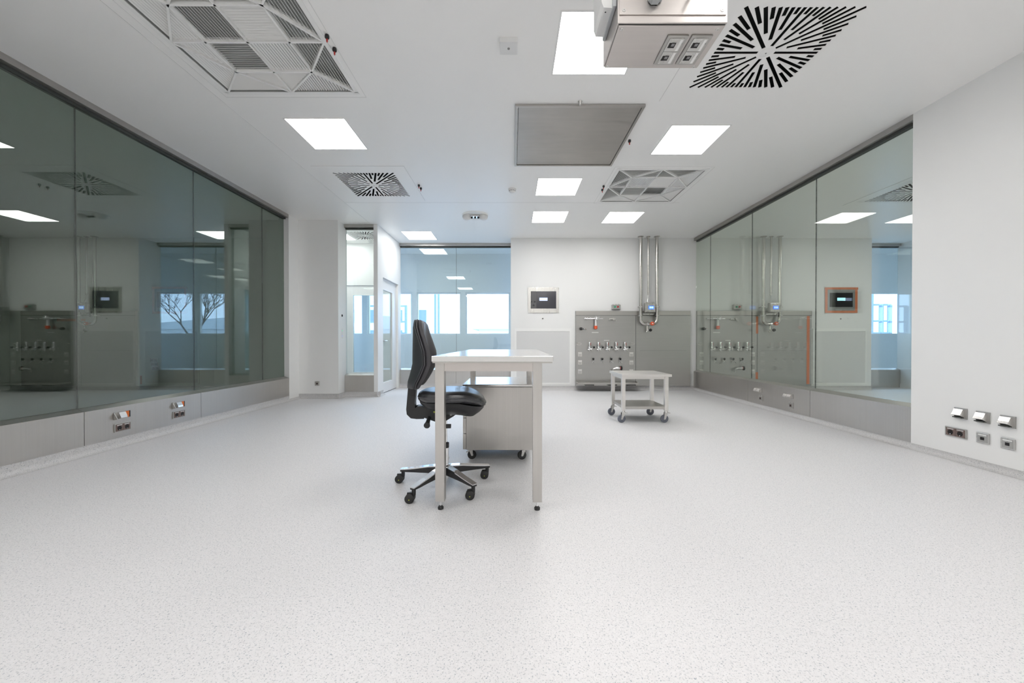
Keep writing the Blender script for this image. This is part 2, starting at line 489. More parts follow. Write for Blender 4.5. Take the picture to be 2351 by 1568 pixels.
# ------------------------------------------------------------------ doors
def door(idx, loc, rz, width, height, glass, handle_x, mats):
    """leaf in the local xz plane, front towards -y"""
    root = struct(empty('door_%d' % idx, loc, rz))
    gx0, gx1, gz0, gz1 = glass
    slab('door_leaf', M['door_white'], 'y', 0.0, 0.05, 0.006, width-0.006, 0.012, height-0.006, [(gx0, gx1, gz0, gz1)], root)
    MB().box(gx0, gx1, 0.02, 0.03, gz0, gz1).build('door_glass', mats, root)
    m = MB(); b = 0.014
    for (a0, a1, c0, c1) in ((gx0-b, gx1+b, gz0-b, gz0), (gx0-b, gx1+b, gz1, gz1+b), (gx0-b, gx0, gz0, gz1), (gx1, gx1+b, gz0, gz1)):
        m.box(a0, a1, -0.003, 0.0, c0, c1)
    m.build('glass_bead', M['diffwhite'], root)
    h = MB()
    s = 1 if handle_x < width/2 else -1
    h.lathe([(0.026, 0), (0.026, -0.008), (0.012, -0.010), (0.011, -0.05)], (handle_x, 0, 1.04), 'y', 20)
    h.tube([(handle_x, -0.05, 1.04), (handle_x+s*0.03, -0.055, 1.04), (handle_x+s*0.14, -0.055, 1.04)], 0.010, 12)
    h.build('door_handle', M['satin'], root, smooth=True)
    MB().box(0.0, width, 0.005, 0.045, 0.0, 0.011).build('bottom_seal', M['dark_joint'], root)
    return root
# leaf in the side wall of the airlock faces +x: rot +90
door(1, (-2.545, 7.34, 0.0), PI/2, 0.98, 2.27, (0.12, 0.70, 0.21, 2.05), 0.06, M['glass_door'])
door(2, (-3.74, 8.44, 0.0), 0.0, 0.94, 2.27, (0.20, 0.80, 0.34, 2.05), 0.87, M['glass_back'])

# ------------------------------------------------------------------ ceiling lights
def ceiling_light(x, y, label, group='square ceiling light panels'):
    r = empty('ceiling_light', (x, y, H), 0, label, 'ceiling light', group)
    a, b = 0.302, 0.290
    m = MB()
    m.box(-a, a, -a, -b, -0.004, 0.02); m.box(-a, a, b, a, -0.004, 0.02)
    m.box(-a, -b, -b, b, -0.004, 0.02); m.box(b, a, -b, b, -0.004, 0.02)
    m.build('light_frame', M['lamp_frame'], r)
    MB().box(-b, b, -b, b, -0.003, 0.015).build('light_diffuser', M['lamp'], r)
    return r
cl = ceiling_light(-1.93, 4.0, 'square light panel near the left glass wall, nearer than the left slotted diffuser')
LIGHTS = [
 (1.90, 4.115, 'square light panel between the steel ceiling plate and the right glass wall'),
 (0.64, 5.355, 'square light panel just beyond the steel plate, beside the louvred diffuser'),
 (0.65, 6.64, 'square light panel left of a similar one, last before the back wall'),
 (1.93, 6.67, 'square light panel between the far louvred diffuser and the three ceiling pipes'),
 (-1.90, 7.80, 'square light panel over the alcove, near the glazed white door'),
 (0.62, 2.80, 'largest-looking light panel, half hidden behind the steel ceiling supply column'),
 (-3.64, 7.84, 'light panel inside the airlock, seen through the narrow glass strip'),
]
for x, y, lb in LIGHTS:
    again(cl, (x, y, H), label=lb)
for x, y in ((-1.93, 1.35), (1.5, 0.75), (0.3, -0.3), (-1.93, -1.3), (0.3, -2.6), (1.3, -1.6), (-2.0, -2.9), (7.2, 5.6), (7.2, 3.2), (7.2, 0.8), (5.0, -1.2)):  # added unseen panels that fill in the light of both rooms
    again(cl, (x, y, H), label='added unseen light panel behind the camera or in the right-hand room', group='added ceiling lights out of view')

# ------------------------------------------------------------------ swirl diffusers (slotted plates)
def swirl_plate(half_panel, half_pat, n, w):
    me = MB().box(-half_panel, half_panel, -half_panel, half_panel, -0.004, -0.0005).build('tmp_plate', M['ceil'])
    cut = MB()
    for k in range(n):
        a = 2*PI*k/n + 0.0001
        rb = half_pat / max(abs(math.cos(a)), abs(math.sin(a)))
        j = k % 8
        f = half_pat / 0.395
        if j == 0: r0 = 0.062*f
        elif j == 4: r0 = 0.13*f
        elif j in (2, 6): r0 = 0.21*f
        else: r0 = 0.335*f
        if n <= 32: r0 = {0: 0.06, 1: 0.2, 2: 0.12, 3: 0.2}[k % 4]*f
        r1 = rb - 0.006
        if r1 - r0 < 0.02: r0 = r1 - 0.03
        mat = Matrix.Rotation(a, 4, 'Z')
        cut.box(r0, r1, -w/2, w/2, -0.02, 0.02, mat)
    co = cut.build('tmp_cut', M['diffwhite'])
    md = me.modifiers.new('b', 'BOOLEAN'); md.operation = 'DIFFERENCE'; md.object = co; md.solver = 'EXACT'
    dg = bpy.context.evaluated_depsgraph_get()
    out = bpy.data.meshes.new_from_object(me.evaluated_get(dg))
    bpy.data.objects.remove(me); bpy.data.objects.remove(co)
    out.name = 'slotted_face'
    return out
def swirl_diffuser(x, y, hp, hh, n, w, label, mesh=None):
    r = empty('swirl_diffuser', (x, y, H), 0, label, 'air diffuser', 'slotted square swirl air diffusers')
    me = mesh or swirl_plate(hp, hh-0.015, n, w)
    if not me.materials: me.materials.append(M['diffwhite'])
    f = bpy.data.objects.new('slotted_face', me); COL.objects.link(f); f.parent = r
    hb = hh - 0.003
    m = MB()
    m.box(-hb, hb, -hb, hb, 0.24, 0.25)
    m.box(-hb, -hb+0.004, -hb, hb, 0.0, 0.25); m.box(hb-0.004, hb, -hb, hb, 0.0, 0.25)
    m.box(-hb, hb, -hb, -hb+0.004, 0.0, 0.25); m.box(-hb, hb, hb-0.004, hb, 0.0, 0.25)
    m.build('plenum_box', M['plenum'], r)
    MB().lathe([(0.001, -0.0075), (0.006, -0.0075), (0.040, -0.006), (0.044, -0.004)], (0, 0, 0)).build('hub_disc', M['diffwhite'], r, smooth=True)
    MB().lathe([(0.001, -0.010), (0.005, -0.010), (0.006, -0.0076)], (0, 0, 0), seg=10).build('hub_screw', M['ink'], r)
    ot = hp + 0.0025
    m = MB()
    for (a0, a1, b0, b1) in ((-ot, ot, -ot, -hp), (-ot, ot, hp, ot), (-ot, -hp, -hp, hp), (hp, ot, -hp, hp)):
        m.box(a0, a1, b0, b1, -0.0015, 0.0)
    m.build('edge_joint', M['joint'], r)
    return r
s1 = swirl_diffuser(*SWIRLS[0], 0.575, SW_H, 64, 0.0245, 'large slotted square diffuser right of the steel ceiling supply column')
mesh0 = [c for c in s1.children if c.name.startswith('slotted_face')][0].data
again(s1, (*SWIRLS[1], H), label='slotted square diffuser towards the alcove, beyond the left light panel')
again(s1, (*SWIRLS[2], H), label='slotted square diffuser of the right-hand room, cut by the wall edge')
swirl_diffuser(*AIR_SW, 0.33, AIR_H, 32, 0.022, 'small slotted diffuser inside the airlock, seen through the glass strip')

# ------------------------------------------------------------------ louvred laminar diffusers
def clip_line(poly, d, t):
    """segment of the line {p: p.n = t} inside convex polygon, n perpendicular to d"""
    n = Vector((-d.y, d.x)); hits = []
    for i in range(len(poly)):
        a, b = Vector(poly[i]), Vector(poly[(i+1) % len(poly)])
        ta, tb = a.dot(n)-t, b.dot(n)-t
        if (ta < 0) != (tb < 0):
            f = ta/(ta-tb); hits.append((a + (b-a)*f).dot(d))
    if len(hits) < 2: return None
    return min(hits), max(hits)
def laminar_diffuser(x, y, rot, label):
    r = empty('louvred_diffuser', (x, y, H), rot, label, 'air diffuser', 'square louvred air diffusers')
    E, I, b = 0.555, 0.305, 0.014
    m = MB()
    # outer rim and bars
    hb = LM_H
    for (a0, a1, c0, c1) in ((-hb-0.02, hb+0.02, -hb-0.02, -E+0.008), (-hb-0.02, hb+0.02, E-0.008, hb+0.02), (-hb-0.02, -E+0.008, -E, E), (E-0.008, hb+0.02, -E, E)):
        m.box(a0, a1, c0, c1, -0.005, 0.0)
    def bar(p, q):
        p, q = Vector(p), Vector(q); d = q-p; a = math.atan2(d.y, d.x)
        mt = Matrix.Translation((p.x, p.y, 0)) @ Matrix.Rotation(a, 4, 'Z')
        m.box(0, d.length, -b/2, b/2, -0.004, 0.03, mt)
    for s in (-1, 1):
        bar((-I, s*I), (I, s*I)); bar((s*I, -I), (s*I, I))
    bar((0, -E), (0, E)); bar((-E, 0), (E, 0))
    for sx in (-1, 1):
        for sy in (-1, 1):
            bar((sx*I, sy*I), (sx*E, sy*E)); bar((sx*I, sy*I), (0, sy*E)); bar((sx*I, sy*I), (sx*E, 0))
    m.build('diffuser_frame', M['diffwhite'], r)
    m = MB()
    m.box(-hb+0.002, hb-0.002, -hb+0.002, hb-0.002, 0.16, 0.17)
    for (a0, a1, c0, c1) in ((-hb+.002, hb-.002, -hb+.002, -hb+0.006), (-hb+.002, hb-.002, hb-0.006, hb-.002), (-hb+.002, -hb+0.006, -hb+.006, hb-.006), (hb-0.006, hb-.002, -hb+.006, hb-.006)):
        m.box(a0, a1, c0, c1, 0.0, 0.17)
    m.build('plenum_box', M['plenum_grey'], r)
    cells = []
    X, Y = Vector((1, 0)), Vector((0, 1))
    # inner squares: (poly, direction of blades, tilt sign)
    cells.append(([(-I, 0), (0, 0), (0, I), (-I, I)], X, -1))
    cells.append(([(0, 0), (I, 0), (I, I), (0, I)], Y, 1))
    cells.append(([(-I, -I), (0, -I), (0, 0), (-I, 0)], Y, -1))
    cells.append(([(0, -I), (I, -I), (I, 0), (0, 0)], X, 1))
    for sx in (-1, 1):
        # far and near sides
        cells.append(([(sx*I, I), (0, I), (0, E)], X, 1))
        cells.append(([(sx*I, -I), (0, -I), (0, -E)], X, -1))
        # left and right sides
        for sy in (-1, 1):
            cells.append(([(sx*I, sy*I), (sx*I, 0), (sx*E, 0)], Y, 1 if sx < 0 else -1))
            cells.append(([(sx*I, sy*I), (0, sy*E), (sx*E, sy*E)], X if sx < 0 else Y, 1 if sy > 0 else -1))
            cells.append(([(sx*I, sy*I), (sx*E, 0), (sx*E, sy*E)], Y, 1 if sx < 0 else -1))
    for poly, d, tilt in cells:
        mm = MB(); n = Vector((-d.y, d.x))
        ts = [Vector(p).dot(n) for p in poly]
        t = min(ts) + 0.012
        while t < max(ts) - 0.004:
            s = clip_line(poly, d, t)
            if s and s[1]-s[0] > 0.02:
                a = math.atan2(d.y, d.x)
                c = n*t
                mt = Matrix.Translation((c.x, c.y, 0.014)) @ Matrix.Rotation(a, 4, 'Z') @ Matrix.Rotation(-tilt*math.radians(46), 4, 'X')
                mm.box(s[0]+0.006, s[1]-0.006, -0.0068, 0.0068, -0.0008, 0.0008, mt)
            t += 0.0215
        mm.build('louvre_blades', M['slat'], r)
    return r
laminar_diffuser(*LAMS[0], 0, 'large louvred square diffuser at the upper left of the ceiling')
laminar_diffuser(*LAMS[1], PI/2, 'smaller-looking louvred square diffuser near the right glass wall')
# fine joint lines around their ceiling cassettes
def cassette(x, y, h, name):
    m = MB(); o = h+0.0025
    for (a0, a1, c0, c1) in ((-o, o, -o, -h), (-o, o, h, o), (-o, -h, -h, h), (h, o, -h, h)):
        m.box(x+a0, x+a1, y+c0, y+c1, H-0.0012, H+0.001)
    return struct(m.build(name, M['joint']))
cassette(*LAMS[0], 0.62, 'trim_6'); cassette(*LAMS[1], 0.62, 'trim_7')

# ------------------------------------------------------------------ steel ceiling plate
p = empty('ceiling_plate', (0.625, 4.075, H), 0, 'square brushed steel hatch plate in the middle of the ceiling', 'hatch')
a, b = 0.595, 0.572
m = MB(); m.box(-a, a, -a, -b, -0.022, 0); m.box(-a, a, b, a, -0.022, 0); m.box(-a, -b, -b, b, -0.022, 0); m.box(b, a, -b, b, -0.022, 0)
m.build('plate_frame', M['steel_h'], p)
MB().box(-b+0.006, b-0.006, -b+0.006, b-0.006, -0.014, -0.002).build('plate_face', M['steel_plate'], p)
k = MB(); k.lathe([(0.001, -0.035), (0.010, -0.035), (0.012, -0.01), (0.02, 0)], (0, 0, 0), seg=16)
tag(k.build('ceiling_stud', M['satin'], smooth=True, loc=(0.615, 3.445, H)), 'short grey stud hanging from the ceiling in front of the steel plate', 'stud')

# nozzles
def nozzle(x, y, label):
    r = empty('sprinkler_nozzle', (x, y, H), 0, label, 'nozzle', 'black ceiling nozzles with red tips')
    MB().lathe([(0.013, 0.0), (0.016, -0.010), (0.015, -0.022), (0.008, -0.030), (0.001, -0.030)], seg=14).build('cup', M['black'], r, smooth=True)
    MB().lathe([(0.006, -0.028), (0.006, -0.045), (0.004, -0.052), (0.001, -0.052)], seg=10).build('tip', M['red'], r, smooth=True)
    return r
nz = nozzle(-1.312, 2.70, 'nearer black nozzle with red tip beside the large louvred diffuser')
for x, y, lb in ((-1.315, 2.82, 'farther black nozzle with red tip beside the large louvred diffuser'),
                 (-1.295, 5.27, 'nearer nozzle beside the slotted diffuser towards the alcove'),
                 (-1.290, 5.37, 'farther nozzle beside the slotted diffuser towards the alcove'),
                 (1.265, 4.10, 'single nozzle beside the right edge of the steel ceiling plate'),
                 (1.275, 5.30, 'nearer nozzle beside the far louvred diffuser'),
                 (1.285, 5.42, 'farther nozzle beside the far louvred diffuser')):
    again(nz, (x, y, H), label=lb)

# smoke detector, motion sensor box
r = empty('smoke_detector', (0.0, 5.42, H), 0, 'round white smoke detector between the left diffuser and the light panels', 'smoke detector')
MB().lathe([(0.056, 0), (0.056, -0.016), (0.050, -0.020)]).build('detector_base', M['white_plastic'], r, smooth=True)
MB().lathe([(0.046, -0.020), (0.046, -0.036), (0.036, -0.048), (0.02, -0.054), (0.001, -0.055)]).build('detector_head', M['white_plastic'], r, smooth=True)
m = MB()
for k in range(10):
    mt = Matrix.Rotation(2*PI*k/10, 4, 'Z'); m.box(0.040, 0.0475, -0.008, 0.008, -0.034, -0.026, mt)
m.build('vent_slots', M['ink'], r)
r = empty('motion_sensor', (-0.026, 2.778, H), 0, 'small square white sensor box on the ceiling left of the hidden light', 'sensor')
MB().box(-0.064, 0.064, -0.062, 0.062, -0.036, 0, bev=0.003).build('sensor_housing', M['white_plastic'], r)
MB().lathe([(0.009, -0.036), (0.008, -0.041), (0.001, -0.042)], seg=14).build('sensor_eye', M['ink'], r, smooth=True)

# round emergency light near the alcove
r = empty('emergency_light', (-0.64, 6.55, H), 0, 'round emergency spotlight unit with two white lamps on the ceiling before the alcove', 'emergency light')
MB().lathe([(0.225, 0), (0.225, -0.006), (0.215, -0.012), (0.20, -0.006), (0.001, -0.004)], seg=40).build('mounting_ring', M['diffwhite'], r, smooth=True)
for s, nm in ((-1, 'spot_lens'), (1, 'spot_lens')):
    MB().lathe([(0.075, -0.006), (0.077, -0.03), (0.064, -0.062), (0.035, -0.080), (0.001, -0.084)], (s*0.145, 0, 0)).build(nm, M['white_plastic'], r, smooth=True)
MB().box(-0.075, 0.075, -0.05, 0.05, -0.035, -0.008, bev=0.006).build('spot_bridge', M['chrome'], r)
for x in (-0.055, 0.0, 0.055):
    MB().lathe([(0.018, -0.034), (0.018, -0.052), (0.001, -0.053)], (x, 0, 0), seg=14).build('led_cup', M['black'], r, smooth=True)

# airlock detector
r = empty('smoke_detector', (-3.05, 8.18, H), 0, 'small white detector on the airlock ceiling seen through the glass strip', 'smoke detector')
MB().lathe([(0.056, 0), (0.056, -0.016), (0.046, -0.034), (0.02, -0.052), (0.001, -0.055)]).build('detector_head', M['white_plastic'], r, smooth=True)

# ------------------------------------------------------------------ ceiling supply column
X0, X1, Y0, Y1, ZB = 0.396, 0.808, 1.43, 1.660, 2.212
r = empty('ceiling_supply_column', (0, 0, 0), 0, 'brushed steel supply column with sockets hanging from the ceiling', 'supply column')
MB().box(X0, X1, Y0, Y1, ZB+0.012, H, bev=0.003).build('column_body', M['steel_box'], r)
MB().box(X0+0.006, X1-0.006, Y0-0.004, Y0-0.0005, ZB+0.040, H-0.02).build('front_cover', M['steel_box'], r)
MB().box(X0+0.006, X1-0.006, Y0+0.008, Y1-0.004, ZB+0.006, ZB+0.0115).build('bottom_cover', M['steel_box'], r)
MB().box(X0+0.005, X1-0.005, Y0+0.004, Y1-0.003, ZB+0.0117, ZB+0.0135).build('cover_gap', M['dark_joint'], r)
def screw(x, y, z, ax, par):
    m = MB()
    if ax == 'z': m.lathe([(0.0075, 0), (0.006, -0.002), (0.0025, -0.002), (0.002, -0.0005), (0.0001, -0.0005)], (x, y, z), 'z', 14)
    else: m.lathe([(0.0075, 0), (0.006, -0.002), (0.0025, -0.002), (0.002, -0.0005), (0.0001, -0.0005)], (x, y, z), 'y', 14)
    return m.build('cover_screw', M['satin'], par, smooth=True)
for x, y in ((X0+0.022, Y0+0.022), (X1-0.026, Y0+0.022), (X0+0.016, Y1-0.012), (X1-0.022, Y1-0.012)): screw(x, y, ZB+0.006, 'z', r)
for x in (X0+0.022, X1-0.022): screw(x, Y0-0.004, ZB+0.056, 'y', r)
# data plates underneath
def data_plate(x, y, label):
    q = empty('data_socket', (x, y, ZB+0.006), 0, label, 'data socket', 'double data sockets under the supply column')
    w, l = 0.041, 0.076
    MB().box(-w, w, -l, l, -0.006, 0, bev=0.002).build('socket_frame', M['plate_grey'], q)
    for s in (-1, 1):
        c = s*0.034
        ins = MB().box(-0.029, 0.029, c-0.033, c+0.033, -0.009, -0.0055, bev=0.001).build('socket_insert', M['satin'], q)
        MB().box(-0.022, 0.004, c-0.013, c+0.013, -0.0098, -0.0088).build('jack_opening', M['deep'], ins)
        MB().box(-0.012, 0.000, c-0.010, c+0.004, -0.0102, -0.0095).build('jack_contacts', M['ink'], ins)
        MB().box(0.015, 0.025, c-0.029, c+0.029, -0.0098, -0.0088).build('label_strip', M['label_white'], ins)
    return q
dp = data_plate(0.645, 1.553, 'double data socket under the supply column, nearer its middle')
again(dp, (0.738, 1.553, ZB+0.006), label='double data socket under the supply column, next to its right edge')
# socket box on the left flank
q = empty('socket_box', (X0, 1.53, 2.30), 0, 'pale grey plastic socket box on the left flank of the supply column', 'socket box')
MB().box(-0.014, 0, -0.085, 0.085, 0.0, 0.30, bev=0.003).build('box_back', M['cool_plastic'], q)
MB().prism([(-0.014, 0.006), (-0.046, 0.008), (-0.054, 0.03), (-0.054, 0.10), (-0.054, 0.20), (-0.042, 0.285), (-0.014, 0.29)], 'y', -0.070, 0.070).build('box_cover', M['white_plastic'], q)
MB().lathe([(0.0001, -0.001), (0.003, -0.001), (0.003, 0.001)], (-0.034, -0.05, 0.0075), 'z', 10).build('drain_hole', M['deep'], q)
# front connector and hook
q = empty('wall_connector', (0.533, Y0-0.004, 2.285), 0, 'grey lidded connector on the front of the supply column', 'connector')
MB().box(-0.026, 0.024, -0.032, 0, 0.010, 0.075, bev=0.004).build('connector_body', M['cool_plastic'], q)
MB().prism([(-0.021, 0.010), (-0.015, 0.001), (0.010, 0.001), (0.016, 0.010)], 'y', -0.028, -0.002).build('connector_neck', M['cool_plastic'], q)
MB().box(-0.012, 0.012, -0.037, -0.031, 0.022, 0.032, bev=0.002).build('connector_latch', M['satin'], q)
q = empty('tap_nozzle', (0.668, Y0-0.004, 2.30), 0, 'small steel outlet nozzle on the front of the supply column', 'nozzle')
MB().tube([(0.012, 0, 0.035), (0.010, -0.02, 0.034), (0.004, -0.034, 0.020), (0.0, -0.036, 0.002)], 0.0055, 12).build('nozzle_pipe', M['chrome'], q, smooth=True)
MB().lathe([(0.012, 0.0), (0.012, -0.004), (0.007, -0.006)], (0.012, 0.0, 0.035), 'y', 16).build('nozzle_flange', M['satin'], q, smooth=True)

# ------------------------------------------------------------------ wall equipment (built once, then repeated in the neighbouring rooms)
ROOM = []      # every (thing, label template)
SHIFT = {'main': 0.0, 'right': 2.547, 'left': -11.65}
WHERE = {'main': 'on the back wall', 'right': 'behind the right glass', 'left': 'behind the left glass'}
def unit(name, x, z, label, cat, group=None, y=7.999):
    e = empty(name, (x, y, z), 0, None, cat, None)
    ROOM.append((e, label, group))
    return e
# steel service cabinet: header, left door, right door
r = unit('service_cabinet', 2.5375, 0.092, 'large brushed steel service cabinet {w}', 'cabinet')
hw = 1.2045
MB().box(-hw, hw, -0.04, 0.0, 0, 1.572).build('cabinet_body', M['steel_panel'], r)
MB().box(-hw, hw, -0.046, -0.04, 1.482, 1.572, bev=0.002).build('cabinet_header', M['steel_h'], r)
for (a0, a1, z0, z1, nm) in ((-hw+0.004, 0.052, 0.10, 1.476, 'valve_panel'), (0.060, hw-0.004, 0.02, 1.476, 'blank_panel')):
    MB().box(a0, a1, -0.046, -0.040, z0, z1, bev=0.0015).build(nm, M['steel_panel'], r)
MB().box(0.053, 0.059, -0.043, -0.040, 0.0, 1.478).build('panel_gap', M['dark_joint'], r)
MB().box(-hw+0.003, hw-0.003, -0.0466, -0.0455, 1.4755, 1.4825).build('header_gap', M['dark_joint'], r)
MB().box(0.14, 1.12, -0.0475, -0.0462, 0.74, 0.742).build('panel_crease', M['dark_joint'], r)
# drip tray
r = unit('drip_tray', 1.335, 0.148, 'shallow steel drip tray under the valves {w}', 'tray')
MB().prism([(0.0, -0.048), (0.0, -0.27), (1.225, -0.27), (1.27, -0.048)], 'z', 0.0, 0.008).build('tray_bottom', M['steel_h'], r)
m = MB(); m.box(0, 1.225, -0.285, -0.272, 0.0, 0.035); m.box(-0.0, 0.012, -0.272, -0.048, 0.0, 0.035)
m.prism([(1.225, -0.285), (1.24, -0.285), (1.285, -0.048), (1.27, -0.048)], 'z', 0.0, 0.035)
m.build('tray_rim', M['steel_h'], r)
for x in (0.25, 0.72, 1.10):
    MB().box(x-0.09, x+0.09, -0.26, -0.05, -0.022, -0.0005).build('tray_bracket', M['black'], r)

YF = -0.046
def socket_small(x, z, label):
    r = unit('panel_socket', x, z, label, 'socket', 'small sockets down the edges of the valve panel {w}', 7.9985+YF)
    MB().box(-0.042, 0.042, -0.010, 0, -0.045, 0.045, bev=0.002).build('socket_frame', M['steel_trolley'], r)
    MB().box(-0.034, 0.034, -0.018, -0.010, 0.016, 0.030, bev=0.002).build('label_strip', M['label_white'], r)
    MB().box(-0.030, 0.030, -0.014, -0.010, -0.036, 0.012, bev=0.002).build('socket_flap', M['satin'], r)
for x, side in ((1.422, 'left'), (2.50, 'right')):
    for z, h in ((0.755, 'top'), (0.585, 'middle'), (0.395, 'bottom')):
        socket_small(x, z, '%s socket in the %s column of the valve panel {w}' % (h, side))
def oval_port(x, z, label):
    r = unit('oval_port', x, z, label, 'port', 'oval ports of the valve panel {w}', 7.9985+YF)
    m = MB(); m.rings([[(0.055*math.cos(t), yy, 0.026*math.sin(t)) for t in [2*PI*k/24 for k in range(24)]] for yy in (0.0, -0.006)])
    m.build('port_ring', M['satin'], r)
    m = MB(); m.rings([[(0.042*math.cos(t), yy, 0.016*math.sin(t)) for t in [2*PI*k/24 for k in range(24)]] for yy in (-0.006, -0.022)])
    m.build('port_plug', M['plate_grey'], r)
oval_port(1.40, 0.975, 'oval port left of the five regulators {w}')
oval_port(2.512, 0.975, 'oval port right of the five regulators {w}')

# compressed-air manifold with orange-capped gauge tube
r = unit('gas_manifold', 1.73, 1.50, 'chrome pipe manifold with hanging tube and orange cap {w}', 'manifold', None, 7.9985+YF)
MB().tube([(-0.22, -0.055, 0.0), (0.16, -0.055, 0.0)], 0.012, 12).build('cross_pipe', M['chrome'], r, smooth=True)
m = MB()
for x in (-0.21, -0.17, -0.10): m.lathe([(0.02, -0.012), (0.024, 0), (0.02, 0.012)], (x, -0.055, 0), 'x', 14)
m.build('pipe_nuts', M['chrome'], r, smooth=True)
MB().tube([(-0.22, 0, 0.0), (-0.22, -0.055, 0.0), (-0.205, -0.057, 0.0)], 0.013, 10).build('wall_elbow', M['chrome'], r, smooth=True)
MB().lathe([(0.001, -0.105), (0.026, -0.10), (0.032, -0.075), (0.032, -0.03), (0.022, 0.0)], (0.03, 0, 0), 'y', 18).build('valve_body', M['chrome'], r, smooth=True)
m = MB(); m.tube([(0.03, -0.085, 0), (0.005, -0.095, 0.055)], 0.008, 8); m.tube([(0.03, -0.085, 0), (0.075, -0.095, 0.03)], 0.007, 8); m.tube([(0.03, -0.085, 0), (-0.035, -0.09, 0.028)], 0.007, 8)
m.build('star_handle', M['chrome'], r, smooth=True)
MB().lathe([(0.022, -0.15), (0.022, -0.02)], (0.01, -0.055, 0), 'z', 16).build('gauge_tube', M['white_plastic'], r, smooth=True)
MB().lathe([(0.001, -0.222), (0.030, -0.215), (0.036, -0.20), (0.036, -0.152), (0.024, -0.148)], (0.01, -0.055, 0), 'z', 16).build('orange_cap', M['red_orange'], r, smooth=True)
MB().box(-0.06, 0.08, -0.003, 0, -0.295, -0.280).build('label_strip', M['label_white'], r)
r = unit('pipe_outlet', 2.08, 1.49, 'short dull pipe outlet right of the manifold {w}', 'pipe outlet', None, 7.9985+YF)
MB().tube([(-0.07, -0.03, 0.0), (0.06, -0.03, 0.0)], 0.016, 12).build('outlet_pipe', M['satin'], r, smooth=True)
MB().lathe([(0.001, -0.08), (0.022, -0.078), (0.026, -0.05), (0.022, 0)], (0.035, 0, 0), 'y', 14).build('outlet_body', M['satin'], r, smooth=True)
MB().tube([(0.07, -0.03, 0.02), (0.085, -0.04, -0.04)], 0.008, 8).build('outlet_lever', M['satin'], r, smooth=True)
MB().lathe([(0.018, 0), (0.022, -0.02), (0.018, -0.04)], (-0.045, 0, 0), 'y', 14).build('outlet_flange', M['satin'], r, smooth=True)
# angled tap
r = unit('angle_valve', 1.50, 1.285, 'angled steel valve with black knob left of the orange cap {w}', 'valve', None, 7.9985+YF)
MB().tube([(0.06, -0.01, -0.02), (0.03, -0.035, -0.005), (-0.02, -0.055, 0.005)], [0.010, 0.018, 0.022], 14).build('valve_body', M['chrome'], r, smooth=True)
MB().lathe([(0.022, 0), (0.022, -0.01), (0.014, -0.03)], (0.03, 0, -0.005), 'y', 14).build('valve_flange', M['chrome'], r, smooth=True)
MB().lathe([(0.001, -0.075), (0.026, -0.07), (0.032, -0.045), (0.026, -0.02), (0.001, -0.018)], (-0.02, -0.06, 0.005), 'x', 16).build('valve_knob', M['black'], r, smooth=True)

# five regulators
ORD = ['first', 'second', 'third', 'fourth', 'fifth']
for k in range(5):
    x = 1.612 + 0.184*k
    r = unit('gas_regulator', x, 0.90, ORD[k]+' of the five chrome regulators from the left {w}', 'regulator', 'row of five chrome regulators {w}', 7.9985+YF)
    MB().box(-0.055, 0.055, -0.002, 0, 0.142, 0.154).build('label_strip', M['label_white'] if k == 2 else M['plate_grey'], r)
    MB().lathe([(0.018, 0.0), (0.020, 0.01), (0.020, 0.095), (0.015, 0.105), (0.001, 0.106)], (0, -0.06, 0.01), 'z', 16).build('regulator_tube', M['chrome'], r, smooth=True)
    MB().box(0.020, 0.028, -0.062, -0.056, 0.04, 0.10).build('red_marker', M['red'], r)
    MB().lathe([(0.028, -0.018), (0.030, 0.0), (0.024, 0.012)], (0, -0.06, 0.0), 'z', 16).build('regulator_base', M['chrome'], r, smooth=True)
    MB().tube([(0.0, 0.0, -0.02), (0.0, -0.06, -0.02), (0.0, -0.06, -0.075)], 0.011, 12).build('wall_inlet', M['chrome'], r, smooth=True)
    MB().tube([(-0.03, -0.06, -0.045), (0.045, -0.075, -0.03), (0.055, -0.08, -0.005)], 0.014, 12).build('outlet_arm', M['chrome'], r, smooth=True)
    MB().lathe([(0.001, -0.105), (0.018, -0.10), (0.022, -0.08), (0.016, -0.06)], (0.038, 0, -0.045), 'y', 14).build('outlet_nut', M['satin'], r, smooth=True)
    MB().lathe([(0.001, 0.0), (0.020, 0.004), (0.024, 0.020), (0.018, 0.036), (0.001, 0.038)], (0.066, -0.085, 0.004), 'x', 14).build('regulator_knob', M['black'], r, smooth=True)
# four small taps
for k in range(4):
    x = 1.695 + 0.188*k
    r = unit('needle_tap', x, 0.625, ORD[k]+' of the four small black-knobbed taps from the left {w}', 'tap', 'row of four small taps {w}', 7.9985+YF)
    MB().tube([(0, 0, 0), (0, -0.05, 0)], 0.012, 12).build('tap_body', M['satin'], r, smooth=True)
    MB().tube([(-0.02, -0.045, -0.045), (0, -0.05, 0), (0.035, -0.06, -0.045)], 0.008, 10).build('tap_spout', M['chrome'], r, smooth=True)
    MB().lathe([(0.008, 0.0), (0.018, 0.014), (0.020, 0.040), (0.012, 0.050), (0.001, 0.051)], (0, -0.05, 0.006), 'z', 14).build('tap_knob', M['black'], r, smooth=True)
